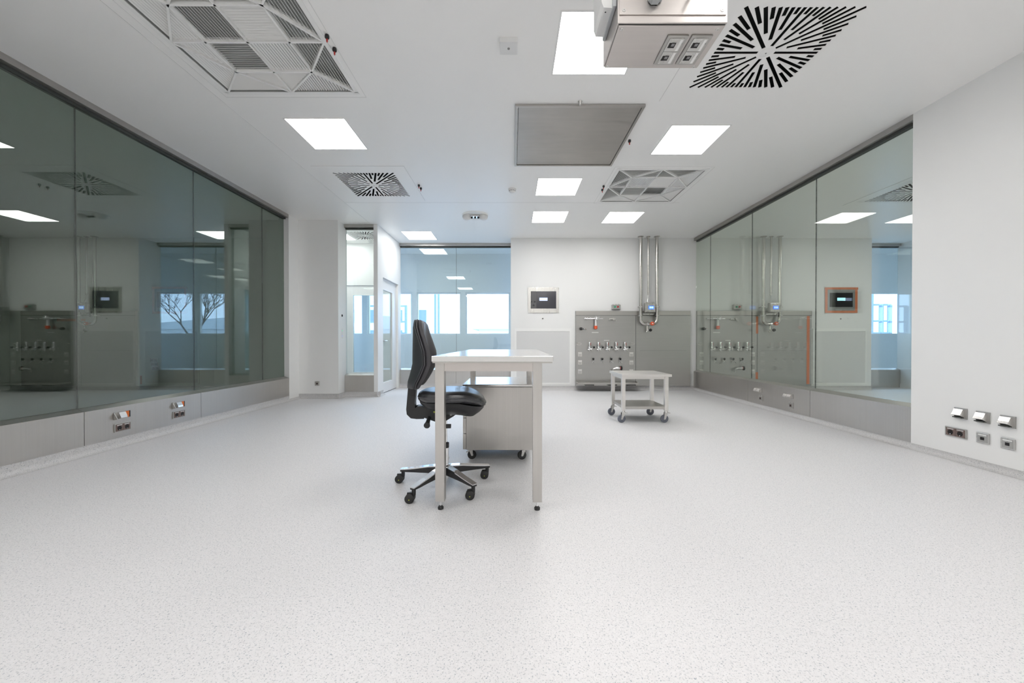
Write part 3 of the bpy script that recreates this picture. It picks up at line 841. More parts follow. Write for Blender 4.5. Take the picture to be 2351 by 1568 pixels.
# big valve
r = unit('large_valve', 2.215, 0.468, 'large steel valve with black handwheel low on the valve panel {w}', 'valve', None, 7.9985+YF)
MB().tube([(-0.11, -0.05, -0.02), (-0.05, -0.055, 0), (0.03, -0.055, 0.0)], [0.012, 0.026, 0.030], 16).build('valve_body', M['chrome'], r, smooth=True)
MB().lathe([(0.02, 0), (0.02, -0.05)], (-0.03, 0, 0), 'y', 14).build('wall_inlet', M['satin'], r, smooth=True)
MB().lathe([(0.030, 0.030), (0.031, 0.040)], (0, -0.055, 0.0), 'x', 16).build('red_ring', M['red'], r, smooth=True)
MB().lathe([(0.001, 0.04), (0.034, 0.042), (0.046, 0.054), (0.046, 0.070), (0.03, 0.080), (0.001, 0.082)], (0, -0.055, 0.0), 'x', 18).build('handwheel', M['black'], r, smooth=True)
MB().tube([(-0.115, -0.05, -0.02), (-0.115, -0.05, -0.085)], 0.012, 12).build('valve_spout', M['satin'], r, smooth=True)

# ceiling pipes, U bend
r = unit('water_pipe', 2.83, 0, 'U-shaped steel water pipe running down from the ceiling {w}', 'pipe', None, 7.86)
XL, XR, ZU, RB = -0.170, 0.168, 1.385, 0.10
pts = [(XL, 0, H-0.005), (XL, 0, ZU+RB)]
for k in range(1, 7):
    t = k/6*PI/2; pts.append((XL+RB*(1-math.cos(t)), 0, ZU+RB*(1-math.sin(t))))
for k in range(0, 7):
    t = k/6*PI/2; pts.append((XR-RB*(1-math.sin(t)), 0, ZU+RB*(1-math.cos(t))))
pts.append((XR, 0, H-0.005))
MB().tube(pts, 0.033, 18).build('pipe_run', M['pipe'], r, smooth=True)
for x in (XL, XR):
    MB().lathe([(0.060, 0.0), (0.060, -0.010), (0.036, -0.016)], (x, 0, H), 'z', 24).build('ceiling_collar', M['pipe'], r, smooth=True)
for x, z in ((XL, 1.74), (XR, 1.74), (XL, 1.56), (XR, 1.56)):
    s = -1 if x == XL else 1
    q = MB(); q.lathe([(0.040, -0.012), (0.040, 0.012)], (x, 0, z), 'z', 20); q.tube([(x, 0, z), (x, 0.138 if z > 1.67 else 0.090, z)], 0.009, 8)
    q.tube([(x, 0, z), (x+s*0.055, 0, z)], 0.012, 8)
    q.build('pipe_clamp', M['satin'], r, smooth=True)
MB().lathe([(0.040, -0.02), (0.040, 0.02)], (-0.02, 0, ZU), 'x', 18).build('pipe_union', M['chrome'], r, smooth=True)
v = MB().lathe([(0.001, -0.085), (0.036, -0.080), (0.040, -0.055), (0.030, -0.03)], (0.052, 0, ZU+0.008), 'y', 20).build('red_valve_wheel', M['red_orange'], r, smooth=True)
MB().lathe([(0.001, -0.092), (0.012, -0.090), (0.014, -0.08)], (0.052, 0, ZU+0.008), 'y', 14).build('wheel_centre', M['label_white'], v, smooth=True)
MB().tube([(-0.03, 0, ZU-0.02), (-0.03, -0.01, ZU-0.14), (-0.055, -0.01, ZU-0.17)], 0.014, 12).build('drain_pipe', M['pipe'], r, smooth=True)
MB().tube([(-0.03, -0.01, ZU-0.12), (0.015, -0.03, ZU-0.13)], 0.010, 10).build('drain_arm', M['chrome'], r, smooth=True)
MB().lathe([(0.001, -0.07), (0.028, -0.066), (0.034, -0.045), (0.026, -0.02), (0.001, -0.018)], (0.02, 0, ZU-0.125), 'y', 18).build('drain_knob', M['black'], r, smooth=True)
# centre conduit
r = unit('cable_conduit', 2.822, 0, 'thin steel conduit between the two big pipes with a cable {w}', 'conduit', None, 7.87)
MB().tube([(0, 0, H-0.005), (0, 0, 2.0)], 0.019, 14).build('conduit_tube', M['pipe'], r, smooth=True)
MB().lathe([(0.042, 0.0), (0.042, -0.010), (0.02, -0.014)], (0, 0, H), 'z', 20).build('ceiling_collar', M['pipe'], r, smooth=True)
MB().lathe([(0.024, -0.012), (0.024, 0.012)], (0, 0, 2.0), 'z', 16).build('end_bush', M['satin'], r, smooth=True)
MB().tube([(0, 0, 2.0), (-0.005, -0.005, 1.94), (-0.022, -0.02, 1.87), (-0.02, -0.04, 1.822)], 0.006, 8).build('cable', M['satin'], r, smooth=True)
# display box
r = unit('meter_box', 2.83, 1.622, 'grey meter box with lit blue display between the pipes {w}', 'meter box', None, 7.86)
MB().box(-0.108, 0.108, -0.10, -0.035, 0, 0.195, bev=0.006).build('meter_housing', M['plate_grey'], r)
MB().box(-0.095, 0.095, -0.108, -0.10, 0.012, 0.183, bev=0.003).build('meter_cover', M['satin'], r)
sc_ = MB().box(-0.042, 0.068, -0.112, -0.108, 0.062, 0.132).build('meter_display', M['glow_blue'], r)
m = MB(); m.box(-0.025, 0.005, -0.1135, -0.112, 0.078, 0.118); m.box(0.012, 0.055, -0.1135, -0.112, 0.078, 0.118)
m.build('display_digits', M['glow_lcd'], sc_)
m = MB()
for x in (-0.075, -0.045, 0.05, 0.075): m.lathe([(0.010, 0.0), (0.010, 0.018), (0.006, 0.024)], (x, -0.065, 0.193), 'z', 10)
m.build('cable_glands', M['satin'], r)
MB().tube([(0.10, -0.06, 0.13), (0.120, -0.05, 0.11), (0.120, -0.045, 0.03), (0.115, -0.045, -0.03), (0.120, -0.045, -0.09)], 0.011, 8).build('black_hose', M['black'], r, smooth=True)
MB().box(-0.125, 0.125, -0.02, 0.087, -0.045, -0.02).build('meter_bracket', M['satin'], r)
MB().box(-0.02, 0.02, -0.035, 0.138, 0.06, 0.10).build('meter_arm', M['satin'], r)
# push button box
r = unit('button_box', 2.18, 1.70, 'small grey box with green and red buttons {w}', 'push-button box')
MB().box(-0.09, 0.09, -0.06, 0, 0, 0.095, bev=0.005).build('button_housing', M['plate_grey'], r)
m = MB()
for x in (-0.06, 0.0, 0.06): m.lathe([(0.012, 0), (0.012, 0.012), (0.008, 0.016)], (x, -0.03, 0.094), 'z', 12)
m.build('cable_glands', M['satin'], r)
for x, mt, nm in ((-0.028, 'green', 'green_button'), (0.034, 'red', 'red_button')):
    MB().lathe([(0.001, -0.078), (0.018, -0.076), (0.021, -0.06)], (x, 0, 0.05), 'y', 16).build(nm, M[mt], r, smooth=True)

# write the labels for the main room, then repeat everything next door
for e, lab, grp in list(ROOM):
    for room in ('right', 'left'):
        if room == 'left' and e.name.split('.')[0] not in ('service_cabinet', 'water_pipe', 'cable_conduit', 'meter_box'): continue
        c = copy_tree(e)
        c.location = (e.location.x + SHIFT[room], e.location.y, e.location.z)
        c['label'] = lab.format(w=WHERE[room])
        if grp: c['group'] = grp.format(w=WHERE[room])
    e['label'] = lab.format(w=WHERE['main'])
    if grp: e['group'] = grp.format(w=WHERE['main'])

# ---- built-in screens, sensors under them, return-air grilles
def screen(x, z, wd, ht, label, frame, inner, glow, marks=True, taped=False):
    r = empty('wall_screen', (x, 8.0, z), 0, label, 'screen')
    b = 0.058
    MB().box(-wd/2, wd/2, -0.012, 0, -ht/2, ht/2, bev=0.002).build('screen_frame', frame, r)
    s = MB().box(-wd/2+b, wd/2-b, -0.0135, -0.0115, -ht/2+b*1.55, ht/2-b*1.4).build('screen_glass', inner, r)
    MB().box(-0.085, 0.085, -0.0145, -0.0133, -0.012, 0.050).build('display_field', glow, s)
    if marks:
        m = MB(); m.box(-wd/2+b+0.003, -wd/2+b+0.12, -0.0140, -0.0134, -ht/2+b*1.55+0.003, ht/2-b*1.4-0.003)
        m.build('dark_strip', M['screen_strip'], s)
        m = MB()
        for (dx, dz, q) in ((0.02, -0.035, 0.016), (0.085, -0.035, 0.022), (0.06, -0.11, 0.022)):
            m.lathe([(q, -0.0147), (q, -0.0139)], (-wd/2+b+dx, 0, dz), 'y', 16)
        m.build('round_symbols', M['screen_mark'], s)
    for sx in (-1, 0, 1):
        for sz in (-1, 1):
            MB().lathe([(0.0001, -0.0135), (0.0045, -0.0135), (0.0055, -0.012)], (sx*(wd/2-0.02), 0, sz*(ht/2-0.02)), 'y', 10).build('frame_screw', M['satin'], r)
    return r
M['screen_strip'] = plain('screen_side_field', (0.11, 0.11, 0.115), 0.2)
M['frame_bright'] = steel('satin_screen_frame', (0.66, 0.65, 0.62), 0.32, (30, 30, 3), vary=0.05)
M['frame_dull'] = plain('grey_screen_frame', (0.30, 0.31, 0.30), 0.45, 0.3)
screen(0.658, 1.895, 0.653, 0.535, 'flat control screen in a bright steel frame on the back wall', M['frame_bright'], M['screen'], M['glow_lilac'])
screen(6.93, 1.895, 0.60, 0.47, 'control screen with grey frame behind the right glass, taped round in orange', M['frame_dull'], M['plenum'], M['glow_cyan'], False)
screen(-7.22, 1.895, 0.64, 0.50, 'dark screen in the unlit room behind the left glass, taped round in orange', M['frame_dull'], M['plenum'], M['screen_strip'], False)
def tape(x0, x1, z0, z1, y, label, group=None):
    o = MB().box(-(x1-x0)/2, (x1-x0)/2, -0.0008, 0, 0, z1-z0).build('tape_strip', M['tape'], loc=((x0+x1)/2, y, z0))
    return tag(o, label, 'tape', group)
for cx, w2, h2, wh in ((6.93, 0.30, 0.235, 'behind the right glass'), (-7.22, 0.32, 0.25, 'behind the left glass')):
    G = 'orange tape round the screen ' + wh
    tape(cx-w2-0.05, cx+w2+0.055, 1.895+h2-0.012, 1.895+h2+0.034, 7.9865, 'top orange tape strip round the screen '+wh, G)
    tape(cx-w2-0.04, cx+w2+0.04, 1.895-h2-0.034, 1.895-h2+0.012, 7.9865, 'bottom orange tape strip round the screen '+wh, G)
    tape(cx-w2-0.042, cx-w2+0.010, 1.895-h2-0.03, 1.895+h2+0.03, 7.9855, 'left upright orange tape strip round the screen '+wh, G)
    tape(cx+w2-0.010, cx+w2+0.042, 1.895-h2-0.03, 1.895+h2+0.03, 7.9855, 'right upright orange tape strip round the screen '+wh, G)
T = 'orange tape on the steel cabinet behind the right glass'
tape(5.115, 5.16, 1.19, 1.55, 7.952, 'short upper orange tape beside the pipes behind the right glass', T)
tape(6.18, 6.24, 0.13, 1.56, 7.952, 'long orange tape down the right edge of that steel cabinet', T)
tape(5.11, 5.16, 0.16, 0.38, 7.952, 'short lower orange tape on the cabinet behind the right glass', T)
tape(5.24, 5.52, 0.13, 0.17, 7.952, 'level orange tape at the foot of that steel cabinet', T)
tape(-9.55, -8.95, 1.45, 1.50, 7.952, 'pale orange tape on the cabinet in the dark left room')
tape(-7.86, -7.82, 0.12, 0.30, 7.998, 'short orange tape by the floor in the dark left room')
def dot(x, z, label):
    r = empty('wall_sensor', (x, 8.0, z), 0, label, 'sensor', 'small round wall sensors under the screens')
    MB().lathe([(0.019, 0), (0.018, -0.004), (0.011, -0.006)], (0, 0, 0), 'y', 20).build('sensor_ring', M['satin'], r, smooth=True)
    MB().lathe([(0.012, -0.003), (0.010, -0.009), (0.0001, -0.011)], (0, 0, 0), 'y', 16).build('sensor_tip', M['black'], r, smooth=True)
dot(0.644, 1.508, 'tiny dark round sensor under the framed screen on the back wall')
dot(6.93, 1.50, 'tiny dark round sensor under the orange-taped screen behind the right glass')
def grille(x0, x1, label):
    r = empty('return_air_grille', ((x0+x1)/2, 8.0, 0.12), 0, label, 'air grille', 'flush white return air grilles')
    w = (x1-x0)/2
    slab('grille_frame', M['diffwhite'], 'y', -0.010, 0, -w, w, 0, 1.18, [(-w+0.035, w-0.035, 0.03, 1.12)], r)
    MB().box(-w+0.035, w-0.035, -0.004, 0.0, 0.03, 1.12).build('filter_mat', M['filter'], r)
    return r
grille(0.055, 1.245, 'wide white return air grille low on the back wall, partly behind the worktable')
grille(6.34, 7.48, 'white return air grille under the orange-taped screen behind the right glass')
grille(-7.78, -6.6, 'white return air grille in the dark room behind the left glass')

# ------------------------------------------------------------------ sockets
def flap_socket(loc, rz, label, group=None, double=False):
    r = empty('flap_socket', loc, rz, label, 'socket', group)
    w = 0.046
    MB().box(-w, w, -0.008, 0, -w, w, bev=0.0015).build('socket_plate', M['plate_grey'], r)
    f = MB()
    pts = [(-0.008, 0.036), (-0.022, 0.036), (-0.036, 0.004), (-0.046, -0.012), (-0.042, -0.016), (-0.008, -0.034)]
    f.prism(pts, 'x', -0.037, 0.028)
    f.build('hinged_lid', M['flap'], r)
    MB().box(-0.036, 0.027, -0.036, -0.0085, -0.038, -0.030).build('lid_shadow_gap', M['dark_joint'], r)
    return r
def open_socket(loc, rz, label):
    r = empty('flap_socket', loc, rz, label, 'socket', 'lidded sockets with orange inside in the left steel base')
    MB().box(-0.080, 0.078, -0.006, 0, -0.036, 0.036, bev=0.0015).build('socket_plate', M['plate_grey'], r)
    MB().box(-0.010, 0.074, -0.0075, -0.0055, -0.031, 0.031).build('socket_recess', M['deep'], r)
    MB().prism([(0.000, 0.030), (0.058, 0.030), (0.058, -0.029), (0.020, -0.029)], 'y', -0.012, -0.007).build('orange_insert', M['orange'], r)
    MB().prism([(-0.006, 0.032), (-0.024, 0.030), (-0.040, -0.004), (-0.044, -0.020), (-0.040, -0.026), (-0.006, -0.033)], 'x', -0.052, 0.012).build('hinged_lid', M['flap'], r)
    MB().prism([(-0.006, 0.028), (-0.040, -0.028), (-0.006, -0.036)], 'x', -0.082, -0.076).build('side_lug', M['plate_grey'], r)
    return r
def double_power(loc, rz, label, group=None):
    r = empty('double_socket', loc, rz, label, 'socket', group)
    MB().box(-0.079, 0.079, -0.009, 0, -0.040, 0.040, bev=0.002).build('socket_frame', M['plate_grey'], r)
    for s in (-1, 1):
        i_ = MB().box(s*0.0355-0.0345, s*0.0355+0.0345, -0.011, -0.0085, -0.033, 0.033, bev=0.001).build('socket_insert', M['brown'], r)
        MB().lathe([(0.021, -0.0122), (0.020, -0.0108)], (s*0.0355, 0, -0.004), 'y', 22).build('socket_well', M['deep'], i_)
        MB().box(s*0.0355-0.024, s*0.0355+0.024, -0.0125, -0.0108, 0.021, 0.028).build('label_strip', M['flap'], i_)
        MB().box(s*0.0355-0.003, s*0.0355+0.003, -0.0135, -0.012, -0.023, -0.016).build('earth_contact', M['chrome'], i_)
    return r
def data_single(loc, rz, label, group=None):
    r = empty('data_socket', loc, rz, label, 'data socket', group)
    MB().box(-0.042, 0.042, -0.009, 0, -0.043, 0.043, bev=0.003).build('socket_frame', M['satin'], r)
    MB().box(-0.033, 0.033, -0.011, -0.0085, -0.034, 0.034, bev=0.001).build('socket_insert', M['plate_grey'], r)
    MB().box(-0.013, 0.013, -0.0122, -0.0108, -0.016, 0.008).build('jack_opening', M['deep'], r)
    MB().box(-0.028, 0.028, -0.0122, -0.0108, 0.020, 0.029).build('label_strip', M['label_white'], r)
    MB().lathe([(0.0015, -0.0122), (0.0015, -0.0108)], (0, 0, 0.015), 'y', 8).build('pin_hole', M['deep'], r)
    return r
RW = -PI/2
G = 'lidded sockets low on the right wall'
fs = flap_socket((3.83, 3.228, 0.415), RW, 'lidded socket on the right wall, nearest the glass', G)
again(fs, (3.83, 3.075, 0.412), label='lidded socket on the right wall, middle of three', group=G)
again(fs, (3.83, 2.920, 0.409), label='lidded socket on the right wall, nearest the picture edge', group=G)
G = 'double socket outlets with brown inserts'
dpw = double_power((3.83, 3.262, 0.243), RW, 'brown double power socket low on the right wall', G)
G = 'single data sockets low on the right wall'
ds = data_single((3.83, 3.074, 0.243), RW, 'single data socket on the right wall, next to the brown double socket', G)
again(ds, (3.83, 2.918, 0.240), label='single data socket on the right wall, nearest the picture edge', group=G)
# left steel base
os_ = open_socket((-3.83, 3.715, 0.308), PI/2, 'orange lidded socket in the left steel base, nearer one')
again(os_, (-3.83, 4.345, 0.302), label='orange lidded socket in the left steel base, farther one')
again(dpw, (-3.83, 3.715, 0.190), PI/2, 'brown double socket under the nearer orange lidded socket')
again(dpw, (-3.83, 4.345, 0.194), PI/2, 'brown double socket under the farther orange lidded socket')
# right steel base
def twin_flap(loc, rz, label):
    r = empty('flap_socket', loc, rz, label, 'socket', 'lidded sockets in the right steel base')
    MB().box(-0.080, 0.080, -0.006, 0, -0.030, 0.034, bev=0.0015).build('socket_plate', M['plate_grey'], r)
    for s in (-1, 1):
        MB().prism([(-0.006, 0.030), (-0.024, 0.026), (-0.040, -0.002), (-0.042, -0.016), (-0.038, -0.022), (-0.006, -0.028)], 'x', s*0.036-0.034, s*0.036+0.034).build('hinged_lid', M['flap'], r)
    return r
tf = twin_flap((3.83, 5.885, 0.270), RW, 'twin lidded socket in the right steel base, farther one')
again(tf, (3.83, 5.240, 0.272), label='twin lidded socket in the right steel base, nearer one')
def single_power(loc, rz, label, group):
    r = empty('single_socket', loc, rz, label, 'socket', group)
    MB().box(-0.042, 0.042, -0.009, 0, -0.041, 0.041, bev=0.002).build('socket_frame', M['satin'], r)
    MB().box(-0.033, 0.033, -0.011, -0.0085, -0.033, 0.033, bev=0.001).build('socket_insert', M['plate_grey'], r)
    MB().box(-0.017, 0.017, -0.0122, -0.0108, -0.020, 0.014).build('socket_well', M['brown'], r)
    MB().box(-0.010, 0.010, -0.0132, -0.0120, -0.013, 0.007).build('socket_hole', M['deep'], r)
    return r
G = 'single sockets in steel bases and walls'
sp = single_power((3.83, 5.83, 0.155), RW, 'single socket under the farther twin lidded socket in the right steel base', G)
again(sp, (3.83, 5.195, 0.150), label='single socket under the nearer twin lidded socket in the right steel base')
again(sp, (-3.50, 6.80, 0.272), 0, 'single small socket low on the white closet wall past the left glass')
# fittings on the closet flank
r = empty('door_push_sensor', (-3.12, 6.95, 1.50), PI/2, 'small black oval push sensor beside the narrow glass strip', 'sensor')
MB().lathe([(0.022, 0), (0.022, -0.006), (0.012, -0.012), (0.0001, -0.013)], (0, 0, 0), 'y', 18).build('sensor_button', M['black'], r, smooth=True)
r = empty('door_signal_light', (-3.12, 6.95, 1.18), PI/2, 'signal light with green and blue lamps beside the narrow glass strip', 'signal light')
MB().box(-0.02, 0.02, -0.004, 0, -0.10, 0.08, bev=0.002).build('signal_plate', M['white_plastic'], r)
MB().lathe([(0.010, -0.004), (0.0001, -0.010)], (0, 0, 0.045), 'y', 14).build('green_lamp', M['led_green'], r, smooth=True)
MB().lathe([(0.010, -0.004), (0.0001, -0.010)], (0, 0, -0.055), 'y', 14).build('blue_lamp', M['led_blue'], r, smooth=True)
# extra sockets of the dark left room
for k, z in enumerate((0.33, 0.245, 0.165)):
    again(dpw, (-7.55+0.02*k, 7.985, 0.30+z), 0, '%s double socket on the wall of the dark left room' % ('upper', 'middle', 'lower')[k], 'double sockets in the dark left room')

# ------------------------------------------------------------------ worktable
r = empty('worktable', (-0.1185, 2.24, 0), math.radians(-0.9), 'long brushed steel worktable standing end-on in the middle of the room', 'table')
TW, TL = 0.361, 1.83
MB().box(-TW, TW, 0.0, TL, 0.908, 0.942, bev=0.003).build('tabletop', M['steel_top'], r)
MB().box(-TW+0.005, TW-0.005, 0.005, TL-0.005, 0.900, 0.9078).build('top_underside', M['steel_h'], r)
LGX = 0.268 + 0.028
legs = ((-0.321, 0.048), (0.268, 0.048), (-0.321, 1.73), (0.268, 1.73))
for (x, y) in ((-0.350, 0.048), (0.242, 0.048), (-0.350, 1.72), (0.242, 1.72)):
    l = MB().box(x, x+0.056, y, y+0.056, 0.055, 0.90, bev=0.002).build('leg', M['steel_v'], r)
    MB().lathe([(0.007, 0.055), (0.007, 0.022), (0.012, 0.020)], (x+0.028, y+0.028, 0), 'z', 14).build('foot_spindle', M['chrome'], l, smooth=True)
    MB().lathe([(0.017, 0.0), (0.018, 0.012), (0.010, 0.022)], (x+0.028, y+0.028, 0), 'z', 18).build('levelling_foot', M['rubber'], l, smooth=True)
MB().box(-0.294, 0.242, 0.056, 0.096, 0.848, 0.90).build('apron', M['steel_box'], r)
MB().box(-0.294, 0.242, 1.73, 1.77, 0.848, 0.90).build('apron', M['steel_box'], r)
MB().box(-0.342, -0.302, 0.104, 1.72, 0.848, 0.90).build('apron', M['steel_box'], r)
MB().box(0.250, 0.290, 0.104, 1.72, 0.848, 0.90).build('apron', M['steel_box'], r)

# ------------------------------------------------------------------ castors
def castor(par, x, y, R, wd, yaw, body, tread, plate_z, brake=False, nm='castor', offset=None):
    c = bpy.data.objects.new(nm, None); COL.objects.link(c); c.parent = par
    c.location = (x, y, 0); c.rotation_euler = (0, 0, yaw)
    off = R*0.62 if offset is None else offset
    f = MB()
    f.lathe([(R*0.42, plate_z), (R*0.42, plate_z-0.008), (R*0.5, plate_z-0.012), (R*0.5, plate_z-0.018)], (0, 0, 0), 'z', 18)
    for s in (-1, 1):
        f.prism([(-R*0.42, plate_z-0.016), (R*0.42, plate_z-0.016), (off+R*0.22, R-0.006), (off-R*0.20, R-0.006)], 'y', s*(wd/2+0.003)-0.0015, s*(wd/2+0.003)+0.0015)
    f.prism([(-R*0.42, plate_z-0.016), (R*0.42, plate_z-0.016), (R*0.42, plate_z-0.020), (-R*0.42, plate_z-0.020)], 'y', -wd/2-0.003, wd/2+0.003)
    f.build('castor_fork', M['satin'], c)
    MB().lathe([(R*0.74, -wd/2+0.001), (R*0.97, -wd/2+0.001), (R, -wd/2+0.005), (R, wd/2-0.005), (R*0.97, wd/2-0.001), (R*0.74, wd/2-0.001)], (off, 0, R), 'y', 32).build('castor_tyre', tread, c, smooth=True)
    MB().lathe([(R*0.25, -wd/2-0.001), (R*0.3, -wd/2+0.002), (R*0.735, -wd/2+0.003), (R*0.735, wd/2-0.003), (R*0.3, wd/2-0.002), (R*0.25, wd/2+0.001)], (off, 0, R), 'y', 28).build('castor_hub', body, c, smooth=True)
    MB().cyl((off, -wd/2-0.007, R), (off, wd/2+0.007, R), 0.005, 12).build('axle', M['satin'], c)
    if brake:
        MB().prism([(-R*0.55, plate_z-0.018), (-R*1.05, plate_z-0.026), (-R*1.0, plate_z-0.034), (-R*0.3, plate_z-0.03)], 'y', -wd/2, wd/2).build('brake_pedal', M['satin'], c)
    return c

# ------------------------------------------------------------------ cabinet on castors
r = empty('rolling_cabinet', (-0.125, 3.235, 0), math.radians(-0.6), 'brushed steel cabinet on castors pushed under the worktable', 'cabinet')
CW, CD = 0.298, 0.66
MB().box(-CW+0.03, CW, 0.0, CD, 0.098, 0.638, bev=0.003).build('cabinet_body', M['steel_cab'] if 'steel_cab' in M else M['steel_v'], r)
MB().box(-CW-0.004, CW+0.006, -0.012, CD+0.01, 0.642, 0.662, bev=0.004).build('cabinet_top', M['steel_top'], r)
for z0, z1 in ((0.102, 0.235), (0.24, 0.37), (0.375, 0.505), (0.51, 0.636)):
    d = MB().box(-CW-0.0, -CW+0.028, 0.006, CD-0.006, z0, z1, bev=0.002).build('drawer', M['steel_v'], r)
    MB().box(-CW-0.014, -CW+0.0, 0.15, CD-0.15, z1-0.03, z1-0.018, bev=0.003).build('drawer_handle', M['satin'], d)
for x, y, b_ in ((-0.24, 0.07, True), (0.22, 0.07, False), (-0.24, 0.59, True), (0.22, 0.59, False)):
    castor(r, x, y, 0.038, 0.022, PI*0.08 if x < 0 else -PI*0.9, M['grey_wheel'], M['rubber'], 0.098, b_, offset=0.012)

# ------------------------------------------------------------------ trolley
r = empty('trolley', (0, 0, 0), 0, 'low brushed steel trolley with lower shelf and grey castors', 'trolley')
# near edge corners measured on the floor: slight turn
TX0, TX1, TY0, TY1 = 1.372, 1.998, 4.735, 5.345
MB().box(TX0, TX1, TY0, TY1, 0.584, 0.616, bev=0.003).build('top_shelf', M['steel_trolley'], r)
lx = ((1.383, 4.77), (1.925, 4.77), (1.383, 5.26), (1.925, 5.26))
for (x, y) in lx:
    MB().box(x, x+0.045, y, y+0.045, 0.150, 0.584, bev=0.002).build('leg', M['steel_trolley'], r)
m = MB(); m.box(1.428, 1.925, 4.778, 4.803, 0.552, 0.584); m.box(1.428, 1.925, 5.272, 5.297, 0.552, 0.584)
m.box(1.391, 1.416, 4.815, 5.26, 0.552, 0.584); m.box(1.937, 1.962, 4.815, 5.26, 0.552, 0.584)
m.build('top_apron', M['steel_trolley'], r)
MB().box(1.406, 1.948, 4.772, 5.303, 0.172, 0.207, bev=0.002).build('lower_shelf', M['steel_h'], r)
for (x, y), yaw in zip(lx, (PI*1.05, PI*1.03, PI*1.04, PI*1.0)):
    castor(r, x+0.022, y+0.022, 0.050, 0.026, yaw, M['grey_wheel'], M['grey_rubber'], 0.150, True, offset=0.022)

# ------------------------------------------------------------------ office chair
CX, CY = -0.478, 2.70
r = empty('office_chair', (CX, CY, 0), math.radians(6), 'black swivel work chair with chrome five-star base beside the worktable', 'chair')
R6 = math.radians(-6)   # undo the turn for the base
def oval(cx, cy, rx, ry, z, n=36, e=2.6, zf=None):
    out = []
    for k in range(n):
        t = 2*PI*k/n
        c_, s_ = math.cos(t), math.sin(t)
        x = cx + rx*math.copysign(abs(c_)**(2/e), c_); y = cy + ry*math.copysign(abs(s_)**(2/e), s_)
        out.append((x, y, z + (zf(x, y) if zf else 0)))
    return out
# seat cushion: droops at the front (waterfall edge), slight dish
def seat_z(x, y): 
    f = max(0.0, (x - 0.10)/0.19); b_ = max(0.0, (-0.06 - x)/0.13)
    return -0.050*f*f + 0.004*b_ - 0.008*(1-min(1, (abs(y)/0.2)**2))
m = MB()
m.rings([oval(0.045, 0, 0.175, 0.17, 0.610, zf=seat_z), oval(0.05, 0, 0.222, 0.215, 0.618, zf=seat_z), oval(0.052, 0, 0.236, 0.232, 0.636, zf=seat_z),
         oval(0.052, 0, 0.237, 0.234, 0.656, zf=seat_z), oval(0.050, 0, 0.228, 0.224, 0.676, zf=seat_z), oval(0.045, 0, 0.200, 0.195, 0.689, zf=seat_z),
         oval(0.04, 0, 0.13, 0.13, 0.694, zf=seat_z), oval(0.04, 0, 0.04, 0.04, 0.695, zf=seat_z)])
seat = m.build('seat', M['seat_leather'], r, smooth=True)
m = MB(); pts = oval(0.052, 0, 0.237, 0.233, 0.652, zf=seat_z); pts.append(pts[0]); m.tube(pts, 0.0035, 6, cap=False); m.build('seat_piping', M['piping'], seat, smooth=True)
m = MB()
sz = lambda x, y: -0.045*max(0.0, (x-0.10)/0.19)
m.rings([oval(0.09, 0, 0.085, 0.10, 0.522), oval(0.085, 0, 0.12, 0.13, 0.528, zf=sz), oval(0.06, 0, 0.185, 0.18, 0.565, zf=sz), oval(0.052, 0, 0.222, 0.216, 0.602, zf=sz), oval(0.052, 0, 0.226, 0.22, 0.618, zf=sz)])
m.build('seat_shell', M['black'], r, smooth=True)
# backrest: shell with curved wrap and cushion in front
ZL = [0.706, 0.72, 0.75, 0.79, 0.83, 0.873, 0.915, 0.96, 1.00, 1.04, 1.08, 1.12, 1.15, 1.168, 1.176]
def lerp(tab, z):
    for (a, va), (b_, vb) in zip(tab, tab[1:]):
        if z <= b_: 
            t = max(0, (z-a)/(b_-a)); return va + (vb-va)*t
    return tab[-1][1]
XB = [(0.70, -0.262), (0.75, -0.258), (0.80, -0.243), (0.87, -0.226), (0.95, -0.225), (1.05, -0.222), (1.12, -0.217), (1.18, -0.208)]
WR = [(0.70, 0.050), (0.76, 0.064), (0.82, 0.078), (0.88, 0.086), (0.95, 0.084), (1.04, 0.054), (1.10, 0.028), (1.18, 0.006)]
TH = [(0.70, 0.050), (0.74, 0.060), (0.80, 0.064), (0.90, 0.064), (1.05, 0.062), (1.12, 0.058), (1.18, 0.045)]
HW = [(0.70, 0.125), (0.72, 0.165), (0.76, 0.195), (0.82, 0.212), (0.90, 0.218), (1.00, 0.210), (1.08, 0.195), (1.13, 0.175), (1.16, 0.145), (1.178, 0.095)]
def back_ring(z, d0, d1, inset, tz=0):
    xb, wr, hw = lerp(XB, z), lerp(WR, z), lerp(HW, z) - inset
    N_ = 18; rear, front = [], []
    for k in range(N_+1):
        u = -1 + 2*k/N_; y = u*hw
        xc = xb + wr*(u*u)
        edge = 1 - abs(u)**6
        rear.append((xc + d0 + (d1-d0)*0.5*(1-edge)*0.55, y, z+tz)); front.append((xc + d1 - (d1-d0)*0.5*(1-edge)*0.75, y, z+tz))
    return rear + front[::-1]
m = MB()
rg = [back_ring(z, 0.0, 0.022, 0.004) for z in ZL]
m.rings(rg); m.build('backrest_shell', M['fabric_dark'], r, smooth=True)
m = MB()
rg = []
for i, z in enumerate(ZL):
    th = lerp(TH, z); e_ = 0.55 if i in (0, len(ZL)-1) else (0.82 if i in (1, len(ZL)-2) else 1.0)
    rg.append(back_ring(z, 0.022, 0.022+th*e_, 0.0 if e_ == 1 else 0.004))
m.rings(rg); bc = m.build('backrest', M['leather'], r, smooth=True)
m = MB()
for s in (-1, 1):
    pts = []
    for z in ZL:
        pts.append((lerp(XB, z)+lerp(WR, z)+0.022, s*(lerp(HW, z)-0.002), z))
    m.tube(pts, 0.0045, 8)
m.build('backrest_piping', M['piping'], bc, smooth=True)
